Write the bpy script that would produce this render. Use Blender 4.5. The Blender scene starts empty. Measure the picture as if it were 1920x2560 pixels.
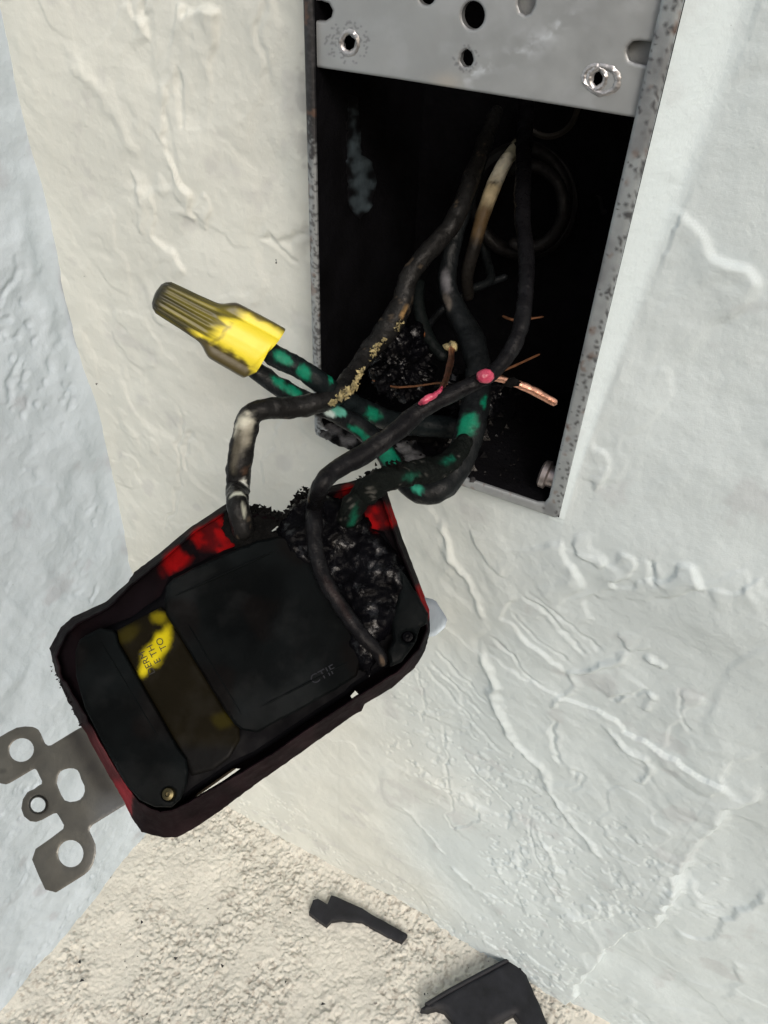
import bpy, bmesh, math, random
import numpy as np
from mathutils import Vector, Matrix
from mathutils.geometry import delaunay_2d_cdt
random.seed(7); rng = np.random.default_rng(7)
scene = bpy.context.scene
col = scene.collection
S = 0.001                                   # everything below is measured in millimetres

# ------------------------------------------------------------------ camera
F = 1899.0                                  # focal length in photo pixels (1920 x 2560)
def nrm(v): v = np.array(v, float); return v/np.linalg.norm(v)
dwn = nrm((-.0365, .7656, .6422))           # world down, in camera axes (x right, y down, z forward)
rgt = np.array((.883, .326, -.338)); rgt = nrm(rgt-rgt.dot(dwn)*dwn)
inn = np.cross(rgt, -dwn)*-1.0              # into the wall
if inn[2] < 0: inn = -inn
BL = np.array((-18.4, -20., 200.))          # lower left corner of the box opening = world origin
M = np.array([rgt, inn, -dwn])              # camera axes -> world axes
CAM = M @ (-BL)
cam = bpy.data.cameras.new('camera'); camo = bpy.data.objects.new('camera', cam); col.objects.link(camo)
cam.sensor_fit = 'VERTICAL'; cam.sensor_height = 24; cam.lens = 24*F/2560
cam.clip_start = 0.005; cam.clip_end = 20
mw = Matrix.Identity(4)
ax, ay, az = M[:, 0], -M[:, 1], -M[:, 2]
for i in range(3):
    mw[i][0] = ax[i]; mw[i][1] = ay[i]; mw[i][2] = az[i]; mw[i][3] = CAM[i]*S
camo.matrix_world = mw
scene.camera = camo

# ------------------------------------------------------------------ light
SUN_DIR = nrm((0.50, -0.62, 0.62))          # towards the sun
world = bpy.data.worlds.new('World'); scene.world = world; world.use_nodes = True
wn = world.node_tree; bg = wn.nodes['Background']
sky = wn.nodes.new('ShaderNodeTexSky'); sky.sky_type = 'NISHITA'; sky.sun_disc = False
sky.sun_elevation = math.asin(SUN_DIR[2]); sky.sun_rotation = math.atan2(SUN_DIR[0], SUN_DIR[1])
sky.air_density = 1.0; sky.dust_density = 6.0; sky.ozone_density = 0.6
wn.links.new(sky.outputs[0], bg.inputs[0]); bg.inputs[1].default_value = 0.14
sl = bpy.data.lights.new('sun', 'SUN'); sl.energy = 1.7; sl.angle = math.radians(20); sl.color = (1, .985, .965)
so = bpy.data.objects.new('sun', sl); col.objects.link(so)
so.rotation_euler = Vector(SUN_DIR).to_track_quat('Z', 'Y').to_euler(); so.location = (0.3, -0.5, 0.6)
scene.view_settings.view_transform = 'Standard'; scene.view_settings.look = 'None'
scene.view_settings.gamma = 1; scene.view_settings.use_curve_mapping = False
scene.view_settings.exposure = -0.42
try:
    scene.cycles.max_bounces = 6; scene.cycles.use_denoising = True
except Exception: pass

# ------------------------------------------------------------------ projection helpers
def ray(px, py):
    d = np.stack([(np.asarray(px, float)-960)/F, (np.asarray(py, float)-1280)/F, np.ones_like(np.asarray(px, float))], -1)
    return d @ M.T
def on_axis(axis, val, px, py):
    r = ray(px, py); t = (val-CAM[axis])/r[..., axis]
    return CAM+r*t[..., None]
def Y(px, py, y): return on_axis(1, y, np.array(px), np.array(py))
def X(px, py, x): return on_axis(0, x, np.array(px), np.array(py))
def Z(px, py, z): return on_axis(2, z, np.array(px), np.array(py))
DN = nrm(M @ nrm((-.10, -.25, -1.)))        # the outlet's back normal, towards the camera
DP = CAM + M @ np.array((-28.4, 25.3, 150.))
def D(px, py, h=0.):
    r = ray(px, py); hh = np.asarray(h, float)
    t = (((DP-CAM) @ DN)+hh)/(r @ DN)
    return CAM+r*t[..., None]
def depth(p): return float((np.asarray(p)-CAM) @ M[:, 2])
def px2mm(p): return depth(p)/F

# ------------------------------------------------------------------ noise
def _h(ix, iy, iz, s):
    n = (ix.astype(np.int64)*374761393+iy.astype(np.int64)*668265263+iz.astype(np.int64)*2147483647+s*974634777) & 0xffffffff
    n = ((n ^ (n >> 13))*1274126177) & 0xffffffff
    n = ((n ^ (n >> 16))*2246822519) & 0xffffffff
    return ((n ^ (n >> 15)) & 0xffffff)/float(0xffffff)
def vnoise(p, s=0):
    p = np.asarray(p, float); f = np.floor(p); u = p-f; u = u*u*(3-2*u); i = f.astype(np.int64)
    r = 0
    for a in (0, 1):
        for b in (0, 1):
            for c in (0, 1):
                w = (u[..., 0] if a else 1-u[..., 0])*(u[..., 1] if b else 1-u[..., 1])*(u[..., 2] if c else 1-u[..., 2])
                r = r+w*_h(i[..., 0]+a, i[..., 1]+b, i[..., 2]+c, s)
    return r*2-1
def fbm(p, oct=4, s=0, gain=.5):
    p = np.asarray(p, float); a = 1; r = 0
    for k in range(oct):
        r = r+a*vnoise(p, s+k*17); p = p*2.03+11.3; a *= gain
    return r
def sstep(a, b, x): t = np.clip((x-a)/(b-a), 0, 1); return t*t*(3-2*t)

# ------------------------------------------------------------------ materials
def mk(name, color, rough=.6, metal=0., var=.15, vs=.15, bump=.0, bs=1.5, attr=False, spec=.5, speck=None, rvar=0., coat=0, bump2=None, glint=None):
    m = bpy.data.materials.new(name); m.use_nodes = True; nt = m.node_tree; N = nt.nodes; L = nt.links
    b = N['Principled BSDF']; b.inputs['Roughness'].default_value = rough; b.inputs['Metallic'].default_value = metal
    b.inputs['Specular IOR Level'].default_value = spec
    if coat: b.inputs['Coat Weight'].default_value = coat; b.inputs['Coat Roughness'].default_value = .15
    tc = N.new('ShaderNodeTexCoord')
    def noise(scale, det=5, dist=0, rough_=.6):
        n = N.new('ShaderNodeTexNoise'); n.inputs['Scale'].default_value = scale*1000; n.inputs['Detail'].default_value = det
        n.inputs['Roughness'].default_value = rough_; n.inputs['Distortion'].default_value = dist
        L.new(tc.outputs['Object'], n.inputs['Vector']); return n
    if attr:
        src = N.new('ShaderNodeVertexColor'); src.layer_name = 'Col'; c0 = src.outputs['Color']
    else:
        src = N.new('ShaderNodeRGB'); src.outputs[0].default_value = (*color, 1); c0 = src.outputs[0]
    n1 = noise(vs)
    mr = N.new('ShaderNodeMapRange'); mr.inputs[1].default_value = .3; mr.inputs[2].default_value = .7
    mr.inputs[3].default_value = 1-var; mr.inputs[4].default_value = 1+var; L.new(n1.outputs[0], mr.inputs[0])
    mx = N.new('ShaderNodeVectorMath'); mx.operation = 'SCALE'; L.new(c0, mx.inputs[0]); L.new(mr.outputs[0], mx.inputs['Scale'])
    out = mx.outputs[0]
    for sp in (speck or []):                 # (scale, threshold, colour, strength)
        n2 = noise(sp[0], 3); r = N.new('ShaderNodeMapRange'); r.inputs[1].default_value = sp[1]; r.inputs[2].default_value = sp[1]+.04
        r.inputs[4].default_value = sp[3]; L.new(n2.outputs[0], r.inputs[0])
        mm = N.new('ShaderNodeMix'); mm.data_type = 'RGBA'; L.new(r.outputs[0], mm.inputs[0]); L.new(out, mm.inputs[6])
        mm.inputs[7].default_value = (*sp[2], 1); out = mm.outputs[2]
    L.new(out, b.inputs['Base Color'])
    if glint:                                # (scale, threshold, level off, level on)
        n6 = noise(glint[0], 4); r6 = N.new('ShaderNodeMapRange'); r6.inputs[1].default_value = glint[1]; r6.inputs[2].default_value = glint[1]+.10
        r6.inputs[3].default_value = glint[2]; r6.inputs[4].default_value = glint[3]
        L.new(n6.outputs[0], r6.inputs[0]); L.new(r6.outputs[0], b.inputs['Specular IOR Level'])
    if rvar:
        n3 = noise(vs*3); r3 = N.new('ShaderNodeMapRange'); r3.inputs[1].default_value = .35; r3.inputs[2].default_value = .65
        r3.inputs[3].default_value = max(.03, rough-rvar); r3.inputs[4].default_value = min(1, rough+rvar)
        L.new(n3.outputs[0], r3.inputs[0]); L.new(r3.outputs[0], b.inputs['Roughness'])
    if bump:
        n4 = noise(bs, 6, 0, .65); bp = N.new('ShaderNodeBump'); bp.inputs['Strength'].default_value = 1.0
        bp.inputs['Distance'].default_value = bump*S; L.new(n4.outputs[0], bp.inputs['Height']); last = bp
        if bump2:
            n5 = noise(bump2[1], 4); b2 = N.new('ShaderNodeBump'); b2.inputs['Distance'].default_value = bump2[0]*S
            L.new(n5.outputs[0], b2.inputs['Height']); L.new(bp.outputs[0], b2.inputs['Normal']); last = b2
        L.new(last.outputs[0], b.inputs['Normal'])
    return m

M_WALL = mk('painted plaster', (1, 1, 1), .62, var=.03, vs=.03, bump=.17, bs=.75, attr=True, spec=.3, bump2=(.5, .07),
            speck=[(.55, .765, (.10, .10, .10), .8)])
M_FLOOR = mk('rough cream stucco', (1, 1, 1), .8, var=.07, vs=.08, bump=.55, bs=.5, attr=True, spec=.2,
             speck=[(.3, .71, (.10, .09, .08), .85)])
M_RIM = mk('worn cast metal rim', (1, 1, 1), .45, metal=.35, var=.12, vs=.3, bump=.08, bs=1.2, attr=True)
M_SOOT = mk('sooted inside of box', (.0035, .0035, .0045), .8, var=.5, vs=.1, bump=.5, bs=.5, spec=.06)
M_BOXOUT = mk('grey cast metal', (.32, .34, .35), .5, metal=.4, bump=.1, bs=.8)
M_PLATE = mk('grey galvanised plate', (1, 1, 1), .42, metal=.45, var=.08, vs=.06, bump=.05, bs=.6, attr=True, rvar=.08)
M_STRAP = mk('dull steel strap', (1, 1, 1), .42, metal=.6, var=.2, vs=.09, bump=.04, bs=1.2, attr=True, rvar=.1)
M_HOUS = mk('scorched red plastic', (1, 1, 1), .72, var=.3, vs=.15, bump=.12, bs=.6, attr=True, spec=.03, rvar=.1)
M_BODY = mk('scorched black plastic', (1, 1, 1), .55, var=.3, vs=.07, bump=.05, bs=.9, attr=True, spec=.07, rvar=.1, bump2=(.05, .12), glint=(.06, .5, .03, .09))
M_CHAR = mk('glossy molten char', (.0022, .0022, .003), .24, var=.6, vs=.12, bump=.3, bs=.4, spec=.4, bump2=(.10, 1.4), glint=(.3, .53, .04, .5))
M_CHARD = mk('dry crumbly char', (.004, .004, .004), .85, var=.5, vs=.6, bump=.5, bs=1.6, spec=.08)
M_WIRE = mk('scorched wire insulation', (1, 1, 1), .36, var=.25, vs=.3, bump=.2, bs=1.1, attr=True, spec=.14, rvar=.12, glint=(.2, .45, .07, .17))
M_BURNT = mk('crusted wire insulation', (1, 1, 1), .7, var=.4, vs=.5, bump=.5, bs=1.2, attr=True, spec=.06)
M_COPPER = mk('bare copper', (.80, .42, .30), .32, metal=1, var=.35, vs=.6, bump=.15, bs=1.3)
M_COPDULL = mk('dull scorched copper', (.22, .10, .05), .5, metal=.7, var=.4, vs=.6)
M_NUT = mk('yellow plastic', (1, 1, 1), .4, var=.07, vs=.15, bump=.05, bs=.8, attr=True, spec=.4)
M_PINK = mk('pink molten residue', (.42, .05, .10), .3, var=.35, vs=.4, bump=.1, bs=1)
M_SCREW = mk('brass screw', (.10, .085, .045), .35, metal=1, var=.3, vs=.5)
M_STEEL = mk('dull steel screw', (.42, .38, .37), .4, metal=.8, var=.3, vs=.3)
M_INK = mk('black ink', (.01, .01, .008), .7)
M_PAINT = mk('old paint smear', (1, 1, 1), .6, var=.4, vs=.2, bump=.2, bs=.6, attr=True, spec=.15)
M_ASH = mk('pale ash patch', (1, 1, 1), .75, var=.7, vs=.4, bump=.5, bs=.9, attr=True, spec=.1)
def fade(c, w, soft=.6):
    def fn(x, y, d): return mixc(np.tile((.0035, .0035, .0045), (len(x), 1)), c, np.clip(sstep(0, w, d+w*soft*fbm(np.c_[x*.05, y*.05, x*0], 3, 77)), 0, 1))
    return fn
M_SHARD = mk('matt black plastic shard', (.013, .014, .018), .6, var=.4, vs=.12, bump=.12, bs=.6, spec=.3, speck=[(.2, .72, (.06, .06, .065), .5)])
M_CREAM = mk('cream char crust', (.30, .25, .12), .6, var=.9, vs=.6, bump=.4, bs=1.5)

# ------------------------------------------------------------------ object helpers
def tagp(o, label=None, cat=None, group=None, kind=None):
    if label: o['label'] = label
    if cat: o['category'] = cat
    if group: o['group'] = group
    if kind: o['kind'] = kind
    return o
def empty(name, loc, label, cat, group=None):
    o = bpy.data.objects.new(name, None); col.objects.link(o); o.location = Vector(loc)*S
    o.empty_display_size = .005; tagp(o, label, cat, group); return o
def build(name, verts, faces, mat, parent=None, colors=None, sharp=35, origin=None, recalc=True, smooth=True):
    v = np.asarray(verts, float)
    if origin is None: origin = np.array([(v[:, 0].min()+v[:, 0].max())/2, (v[:, 1].min()+v[:, 1].max())/2, v[:, 2].min()])
    me = bpy.data.meshes.new(name)
    me.from_pydata(((v-origin)*S).tolist(), [], [list(map(int, f)) for f in faces])
    if colors is not None:
        ca = me.color_attributes.new('Col', 'FLOAT_COLOR', 'POINT')
        c = np.ones((len(v), 4)); c[:, :3] = colors; ca.data.foreach_set('color', c.ravel())
    if recalc:
        bm = bmesh.new(); bm.from_mesh(me); bmesh.ops.recalc_face_normals(bm, faces=bm.faces); bm.to_mesh(me); bm.free()
    if smooth:
        me.polygons.foreach_set('use_smooth', [True]*len(me.polygons)); me.set_sharp_from_angle(angle=math.radians(sharp))
    me.materials.append(mat); me.update()
    o = bpy.data.objects.new(name, me); col.objects.link(o)
    loc = np.array(origin)*S
    if parent is not None:
        o.parent = parent; p = parent
        while p is not None: loc = loc-np.array(p.location); p = p.parent
    o.location = loc
    return o
def inpoly(x, y, poly):
    r = np.zeros(len(x), bool); n = len(poly)
    for i in range(n):
        x1, y1 = poly[i]; x2, y2 = poly[(i+1) % n]
        if y1 == y2: continue
        c = ((y1 > y) != (y2 > y)) & (x < (x2-x1)*(y-y1)/(y2-y1)+x1); r ^= c
    return r
def segdist(x, y, a, b):
    ax_, ay_ = a; dx, dy = b[0]-ax_, b[1]-ay_; L2 = dx*dx+dy*dy+1e-9
    t = np.clip(((x-ax_)*dx+(y-ay_)*dy)/L2, 0, 1)
    ex, ey = x-(ax_+t*dx), y-(ay_+t*dy)
    return np.hypot(ex, ey), t, dx*(y-ay_)-dy*(x-ax_)
def polydist(x, y, poly):
    d = np.full(len(x), 1e9)
    for i in range(len(poly)): d = np.minimum(d, segdist(x, y, poly[i], poly[(i+1) % len(poly)])[0])
    return d
def densify(poly, step, jit=0, seed=0):
    out = []
    for i in range(len(poly)):
        a = np.array(poly[i], float); b = np.array(poly[(i+1) % len(poly)], float); n = max(1, int(np.linalg.norm(b-a)/step))
        for k in range(n): out.append(a+(b-a)*k/n)
    out = np.array(out)
    if jit:
        p = np.c_[out/(step*2.2), np.full(len(out), seed)]
        out = out+jit*np.c_[fbm(p, 3, seed), fbm(p+50, 3, seed+5)]
    return out
def circ(cx, cy, rx, ry=None, n=24, rot=0, wob=0, seed=0):
    ry = ry or rx; r = []
    for k in range(n):
        t = 2*math.pi*k/n; w = 1+wob*math.sin(3*t+seed)+wob*.7*math.sin(7*t+seed*2)
        x, y = rx*w*math.cos(t), ry*w*math.sin(t); r.append((cx+x*math.cos(rot)-y*math.sin(rot), cy+x*math.sin(rot)+y*math.cos(rot)))
    return r
def slab(name, outline, holes, mp, htop, hbot, step, mat, parent=None, color=None, bevel=None, jit=0, noise=None, seed=0, sharp=35, hjit=0):
    """A plate cut to an outline: mp(x, y, h) gives its world points; dense top so it can be shaped."""
    loops = [densify(outline, step, jit, seed)]+[densify(h, step*.6, hjit, seed+3) for h in (holes or [])]
    P = []; E = []
    for lp in loops:
        s = len(P); P += [tuple(q) for q in lp]; E += [(s+i, s+(i+1) % len(lp)) for i in range(len(lp))]
    o = loops[0]; x0, y0 = o.min(0); x1, y1 = o.max(0)
    gx, gy = np.meshgrid(np.arange(x0+step/2, x1, step), np.arange(y0+step/2, y1, step*.866)); gx[1::2] += step/2
    g = np.c_[gx.ravel(), gy.ravel()]+rng.uniform(-.12, .12, (gx.size, 2))*step
    keep = inpoly(g[:, 0], g[:, 1], o)
    dd = polydist(g[:, 0], g[:, 1], [tuple(q) for q in o]); keep &= dd > step*.5
    for lp in loops[1:]:
        keep &= ~inpoly(g[:, 0], g[:, 1], lp); keep &= polydist(g[:, 0], g[:, 1], [tuple(q) for q in lp]) > step*.4
    if bevel and bevel[0] > step*.5:
        keep &= dd > bevel[0]*1.25
        for lp in loops:
            t = np.roll(lp, -1, 0)-np.roll(lp, 1, 0); nn = np.c_[-t[:, 1], t[:, 0]]; nn /= np.linalg.norm(nn, axis=1)[:, None]+1e-9
            for dk in (.33, .95):
                for sg in (1, -1):
                    q = lp+nn*sg*dk*bevel[0]; ok = inpoly(q[:, 0], q[:, 1], o)
                    for l2 in loops[1:]: ok &= ~inpoly(q[:, 0], q[:, 1], l2)
                    q = q[ok]
                    if len(q):
                        dq = np.min([polydist(q[:, 0], q[:, 1], [tuple(w) for w in l2]) for l2 in loops], 0); P += [tuple(w) for w in q[dq > dk*bevel[0]*.85]]
    P += [tuple(q) for q in g[keep]]
    res = delaunay_2d_cdt([Vector(q) for q in P], E, [], 0, 1e-5)
    V = np.array([tuple(q) for q in res[0]]); T = np.array([list(f) for f in res[2] if len(f) == 3])
    c = V[T].mean(1); k = inpoly(c[:, 0], c[:, 1], loops[0])
    for lp in loops[1:]: k &= ~inpoly(c[:, 0], c[:, 1], lp)
    T = T[k]
    used = np.unique(T); rm = -np.ones(len(V), int); rm[used] = np.arange(len(used)); V = V[used]; T = rm[T]
    ht = htop(V[:, 0], V[:, 1]) if callable(htop) else np.full(len(V), float(htop))
    bd = polydist(V[:, 0], V[:, 1], [tuple(q) for q in loops[0]])
    if bevel:
        for lp in loops[1:]: bd = np.minimum(bd, polydist(V[:, 0], V[:, 1], [tuple(q) for q in lp]))
        ht = ht-bevel[1]*(1-np.clip(bd/bevel[0], 0, 1))**2
    if noise:                                # (amplitude, scale)
        ht = ht+noise[0]*fbm(np.c_[V*noise[1], np.full(len(V), seed+.5)], 4, seed)
    top = mp(V[:, 0], V[:, 1], ht)
    hb = hbot(V[:, 0], V[:, 1]) if callable(hbot) else np.full(len(V), float(hbot))
    bot = mp(V[:, 0], V[:, 1], hb)
    n = len(V); ec = {}
    for t in T:
        for a, b in ((t[0], t[1]), (t[1], t[2]), (t[2], t[0])):
            ec[(min(a, b), max(a, b))] = ec.get((min(a, b), max(a, b)), 0)+1
    Fc = [tuple(t) for t in T]+[tuple(n+q for q in t[::-1]) for t in T]
    Fc += [(a, b, b+n, a+n) for (a, b), q in ec.items() if q == 1]
    colr = None
    if color is not None:
        cc = color(V[:, 0], V[:, 1], bd); colr = np.vstack([cc, cc])
    return build(name, np.vstack([top, bot]), Fc, mat, parent, colr, sharp)
def mixc(a, b, t): return np.asarray(a)[None, :]*(1-t[:, None])+np.asarray(b)[None, :]*t[:, None] if np.ndim(a) == 1 else a*(1-t[:, None])+np.asarray(b)[None, :]*t[:, None]
def board(name, a, b, mat, parent=None):
    a = np.array(a, float); b = np.array(b, float)
    v = [(x, y, z) for x in (a[0], b[0]) for y in (a[1], b[1]) for z in (a[2], b[2])]
    f = [(0, 1, 3, 2), (4, 6, 7, 5), (0, 4, 5, 1), (2, 3, 7, 6), (0, 2, 6, 4), (1, 5, 7, 3)]
    return v, f
def merge(parts):
    V = []; Fc = []
    for v, f in parts:
        s = len(V); V += [tuple(q) for q in v]; Fc += [tuple(s+i for i in q) for q in f]
    return V, Fc
def catmull(P, step):
    P = [np.array(p, float) for p in P]; P = [2*P[0]-P[1]]+P+[2*P[-1]-P[-2]]; out = []
    for i in range(1, len(P)-2):
        p0, p1, p2, p3 = P[i-1:i+3]; n = max(2, int(np.linalg.norm((p2-p1)[:3])/step))
        for k in range(n):
            t = k/n
            out.append(.5*((2*p1)+(-p0+p2)*t+(2*p0-5*p1+4*p2-p3)*t*t+(-p0+3*p1-3*p2+p3)*t**3))
    out.append(P[-2]); return np.array(out)
def tube(name, pts, mat, parent=None, base=(.012, .012, .013), spots=(), step=.45, n=28, bump=(.10, .5), seed=0, caps=1.0, flecks=None, origin=None):
    """pts: (world point, radius mm). spots: (point, along, across, colour) stains on the insulation."""
    C = catmull([np.r_[p, r] for p, r in pts], step); P = C[:, :3]; R = C[:, 3]
    T = np.gradient(P, axis=0); T /= np.linalg.norm(T, axis=1)[:, None]
    u = np.cross(T[0], (0.3, .8, .5)); u /= np.linalg.norm(u)
    U = []
    for t in T:
        u = u-u.dot(t)*t; u /= np.linalg.norm(u); U.append(u)
    U = np.array(U); W = np.cross(T, U)
    L = np.r_[0, np.cumsum(np.linalg.norm(np.diff(P, axis=0), axis=1))]
    e = np.minimum(L, L[-1]-L); rr = R*np.sqrt(np.clip(1-(1-np.clip(e/(R*caps), 0, 1))**2, .02, 1))
    th = np.linspace(0, 2*math.pi, n, endpoint=False)
    dirs = np.cos(th)[None, :, None]*U[:, None, :]+np.sin(th)[None, :, None]*W[:, None, :]
    V = P[:, None, :]+dirs*rr[:, None, None]
    nz = fbm(V*bump[1], 4, seed)+.5*fbm(P[:, None, :].repeat(n, 1)*.25, 2, seed+9)
    V = V+dirs*(nz*bump[0])[..., None]*np.minimum(1, rr/R)[:, None, None]
    m = len(P); Fc = [(i*n+j, i*n+(j+1) % n, (i+1)*n+(j+1) % n, (i+1)*n+j) for i in range(m-1) for j in range(n)]
    Fc += [tuple(range(n)), tuple((m-1)*n+j for j in range(n))]
    V = V.reshape(-1, 3); Tn = np.repeat(T, n, 0)
    C_ = np.tile(np.array(base, float), (len(V), 1))
    edge = .34*fbm(V*.8, 4, seed+31)+.12*fbm(V*3, 2, seed+37)
    if flecks:                               # (colour, threshold, scale)
        for fc, thr, sc in flecks:
            C_ = mixc(C_, fc, sstep(thr, thr+.08, fbm(V*sc, 3, seed+77)))
    for sp in spots:
        q, al, ac, c = sp[:4]; soft = sp[4] if len(sp) > 4 else .25
        i = int(np.argmin(np.linalg.norm(P-q, axis=1))); v = nrm(CAM-P[i]); t = T[i]; v = nrm(v-v.dot(t)*t)
        off = q-P[i]; off = off-off.dot(t)*t; ctr = P[i]+np.clip(1, 0, 1)*off
        s = np.cross(t, v); lat = np.clip(off @ s, -.9*R[i], .9*R[i])
        ctr = P[i]+off.dot(t)*t+s*lat+v*math.sqrt(max(0, R[i]**2-lat**2))
        dv = V-ctr; da = dv @ t; dr = np.linalg.norm(dv-da[:, None]*t, axis=1)
        d = np.sqrt((da/al)**2+(dr/ac)**2)+edge
        C_ = mixc(C_, c, 1-sstep(1-soft, 1+soft, d))
    return build(name, V, Fc, mat, parent, C_, 60, origin=origin)
def lump(name, c, r, mat, parent=None, amp=.3, sc=.3, seed=0, sub=5, colors=None, axes=None):
    bm = bmesh.new(); bmesh.ops.create_icosphere(bm, subdivisions=sub, radius=1)
    v = np.array([q.co[:] for q in bm.verts]); f = [[q.index for q in g.verts] for g in bm.faces]; bm.free()
    A = np.eye(3) if axes is None else np.array(axes)
    p = (v*np.array(r)) @ A; nz = fbm(p*sc+seed, 5, seed, .6)
    p = p*(1+amp*nz)[:, None]+np.array(c)
    return build(name, p, f, mat, parent, colors, 70)
def lathe_pts(c, axis, prof, n=24, up=(0.1, .2, 1)):
    a = nrm(axis); u = nrm(np.cross(a, up)); w = np.cross(a, u); V = []; Fc = []
    for t, r in prof:
        for j in range(n):
            th = 2*math.pi*j/n; V.append(np.array(c)+a*t+r*(math.cos(th)*u+math.sin(th)*w))
    m = len(prof); Fc = [(i*n+j, i*n+(j+1) % n, (i+1)*n+(j+1) % n, (i+1)*n+j) for i in range(m-1) for j in range(n)]
    Fc += [tuple(range(n)), tuple((m-1)*n+j for j in range(n))]
    return V, Fc

# ================================================================== THE SETTING
XL = -96.0; FZ = -270.0; BW = 66.8; BT = 132.0
def lin(*seg):                              # (start, end, step) runs, joined
    out = []
    for a, b, s in seg: out.append(np.arange(a, b, s))
    out.append([seg[-1][1]]); return np.concatenate(out)
def relief(gx, gy, feats, proj):
    """Ridges, grooves and trowel lips: gx, gy surface coordinates, features in photo pixels mapped onto the surface."""
    h = np.zeros_like(gx)
    for f in feats:
        kind, pl, amp, w = f[:4]; dec = f[4] if len(f) > 4 else 9.
        q = proj(np.array([p[0] for p in pl], float), np.array([p[1] for p in pl], float))
        q = catmull(np.c_[q, np.zeros(len(q))], 3.0)[:, :2]; pad = max(4*w, 3.5*dec)
        m = (gx > q[:, 0].min()-pad) & (gx < q[:, 0].max()+pad) & (gy > q[:, 1].min()-pad) & (gy < q[:, 1].max()+pad)
        if not m.any(): continue
        x, y = gx[m], gy[m]; wx = 1.9*fbm(np.c_[x*.16, y*.16, x*0+3], 3, 5); wy = 1.9*fbm(np.c_[x*.16, y*.16, x*0+8], 3, 6)
        bd = np.full(len(x), 1e9); sd = np.zeros(len(x)); al = np.zeros(len(x)); n = len(q)-1
        for i in range(n):
            d, t, s = segdist(x+wx, y+wy, q[i], q[i+1]); k = d < bd; bd = np.where(k, d, bd); sd = np.where(k, np.sign(s), sd); al = np.where(k, (i+t)/n, al)
        env = sstep(0, .12, al)*sstep(1, .88, al)*(.75+.35*vnoise(np.c_[al*6, al*0, al*0+amp], 3))
        if kind == 'ridge': v = 1.35*amp*np.exp(-(bd/(w*.8))**2)
        elif kind == 'groove': v = -amp*np.exp(-(bd/(w*.75))**2)+.35*amp*np.exp(-((bd-w*1.6)/(w*.9))**2)
        else:
            ds = bd*sd; v = 1.1*amp*sstep(-w*.35, w*.35, ds)*np.exp(-np.clip(ds, 0, None)/dec)
        h[m] += v*env
    return h
def gridmesh(name, U, V_, fn, mat, colorfn, hole=None, parent=None):
    gu, gv = np.meshgrid(U, V_); P, C_ = fn(gu.ravel(), gv.ravel()); C_ = colorfn(gu.ravel(), gv.ravel(), C_)
    nu, nv = len(U), len(V_); idx = np.arange(nu*nv).reshape(nv, nu)
    q = np.stack([idx[:-1, :-1], idx[:-1, 1:], idx[1:, 1:], idx[1:, :-1]], -1).reshape(-1, 4)
    if hole:
        cu = gu.ravel()[q].mean(1); cv = gv.ravel()[q].mean(1); q = q[~((cu > hole[0]) & (cu < hole[1]) & (cv > hole[2]) & (cv < hole[3]))]
    origin = np.array([P[:, 0].mean(), P[:, 1].mean(), P[:, 2].min()])
    me = bpy.data.meshes.new(name); v = (P-origin)*S
    me.vertices.add(len(v)); me.vertices.foreach_set('co', v.ravel())
    me.loops.add(q.size); me.loops.foreach_set('vertex_index', q.ravel().astype(np.int32))
    me.polygons.add(len(q)); me.polygons.foreach_set('loop_start', np.arange(0, q.size, 4, dtype=np.int32))
    me.update(calc_edges=True); me.polygons.foreach_set('use_smooth', np.ones(len(q), bool))
    ca = me.color_attributes.new('Col', 'FLOAT_COLOR', 'POINT'); c = np.ones((len(v), 4)); c[:, :3] = C_; ca.data.foreach_set('color', c.ravel())
    me.materials.append(mat); me.validate(); me.update()
    o = bpy.data.objects.new(name, me); col.objects.link(o); o.location = origin*S
    return o

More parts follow.
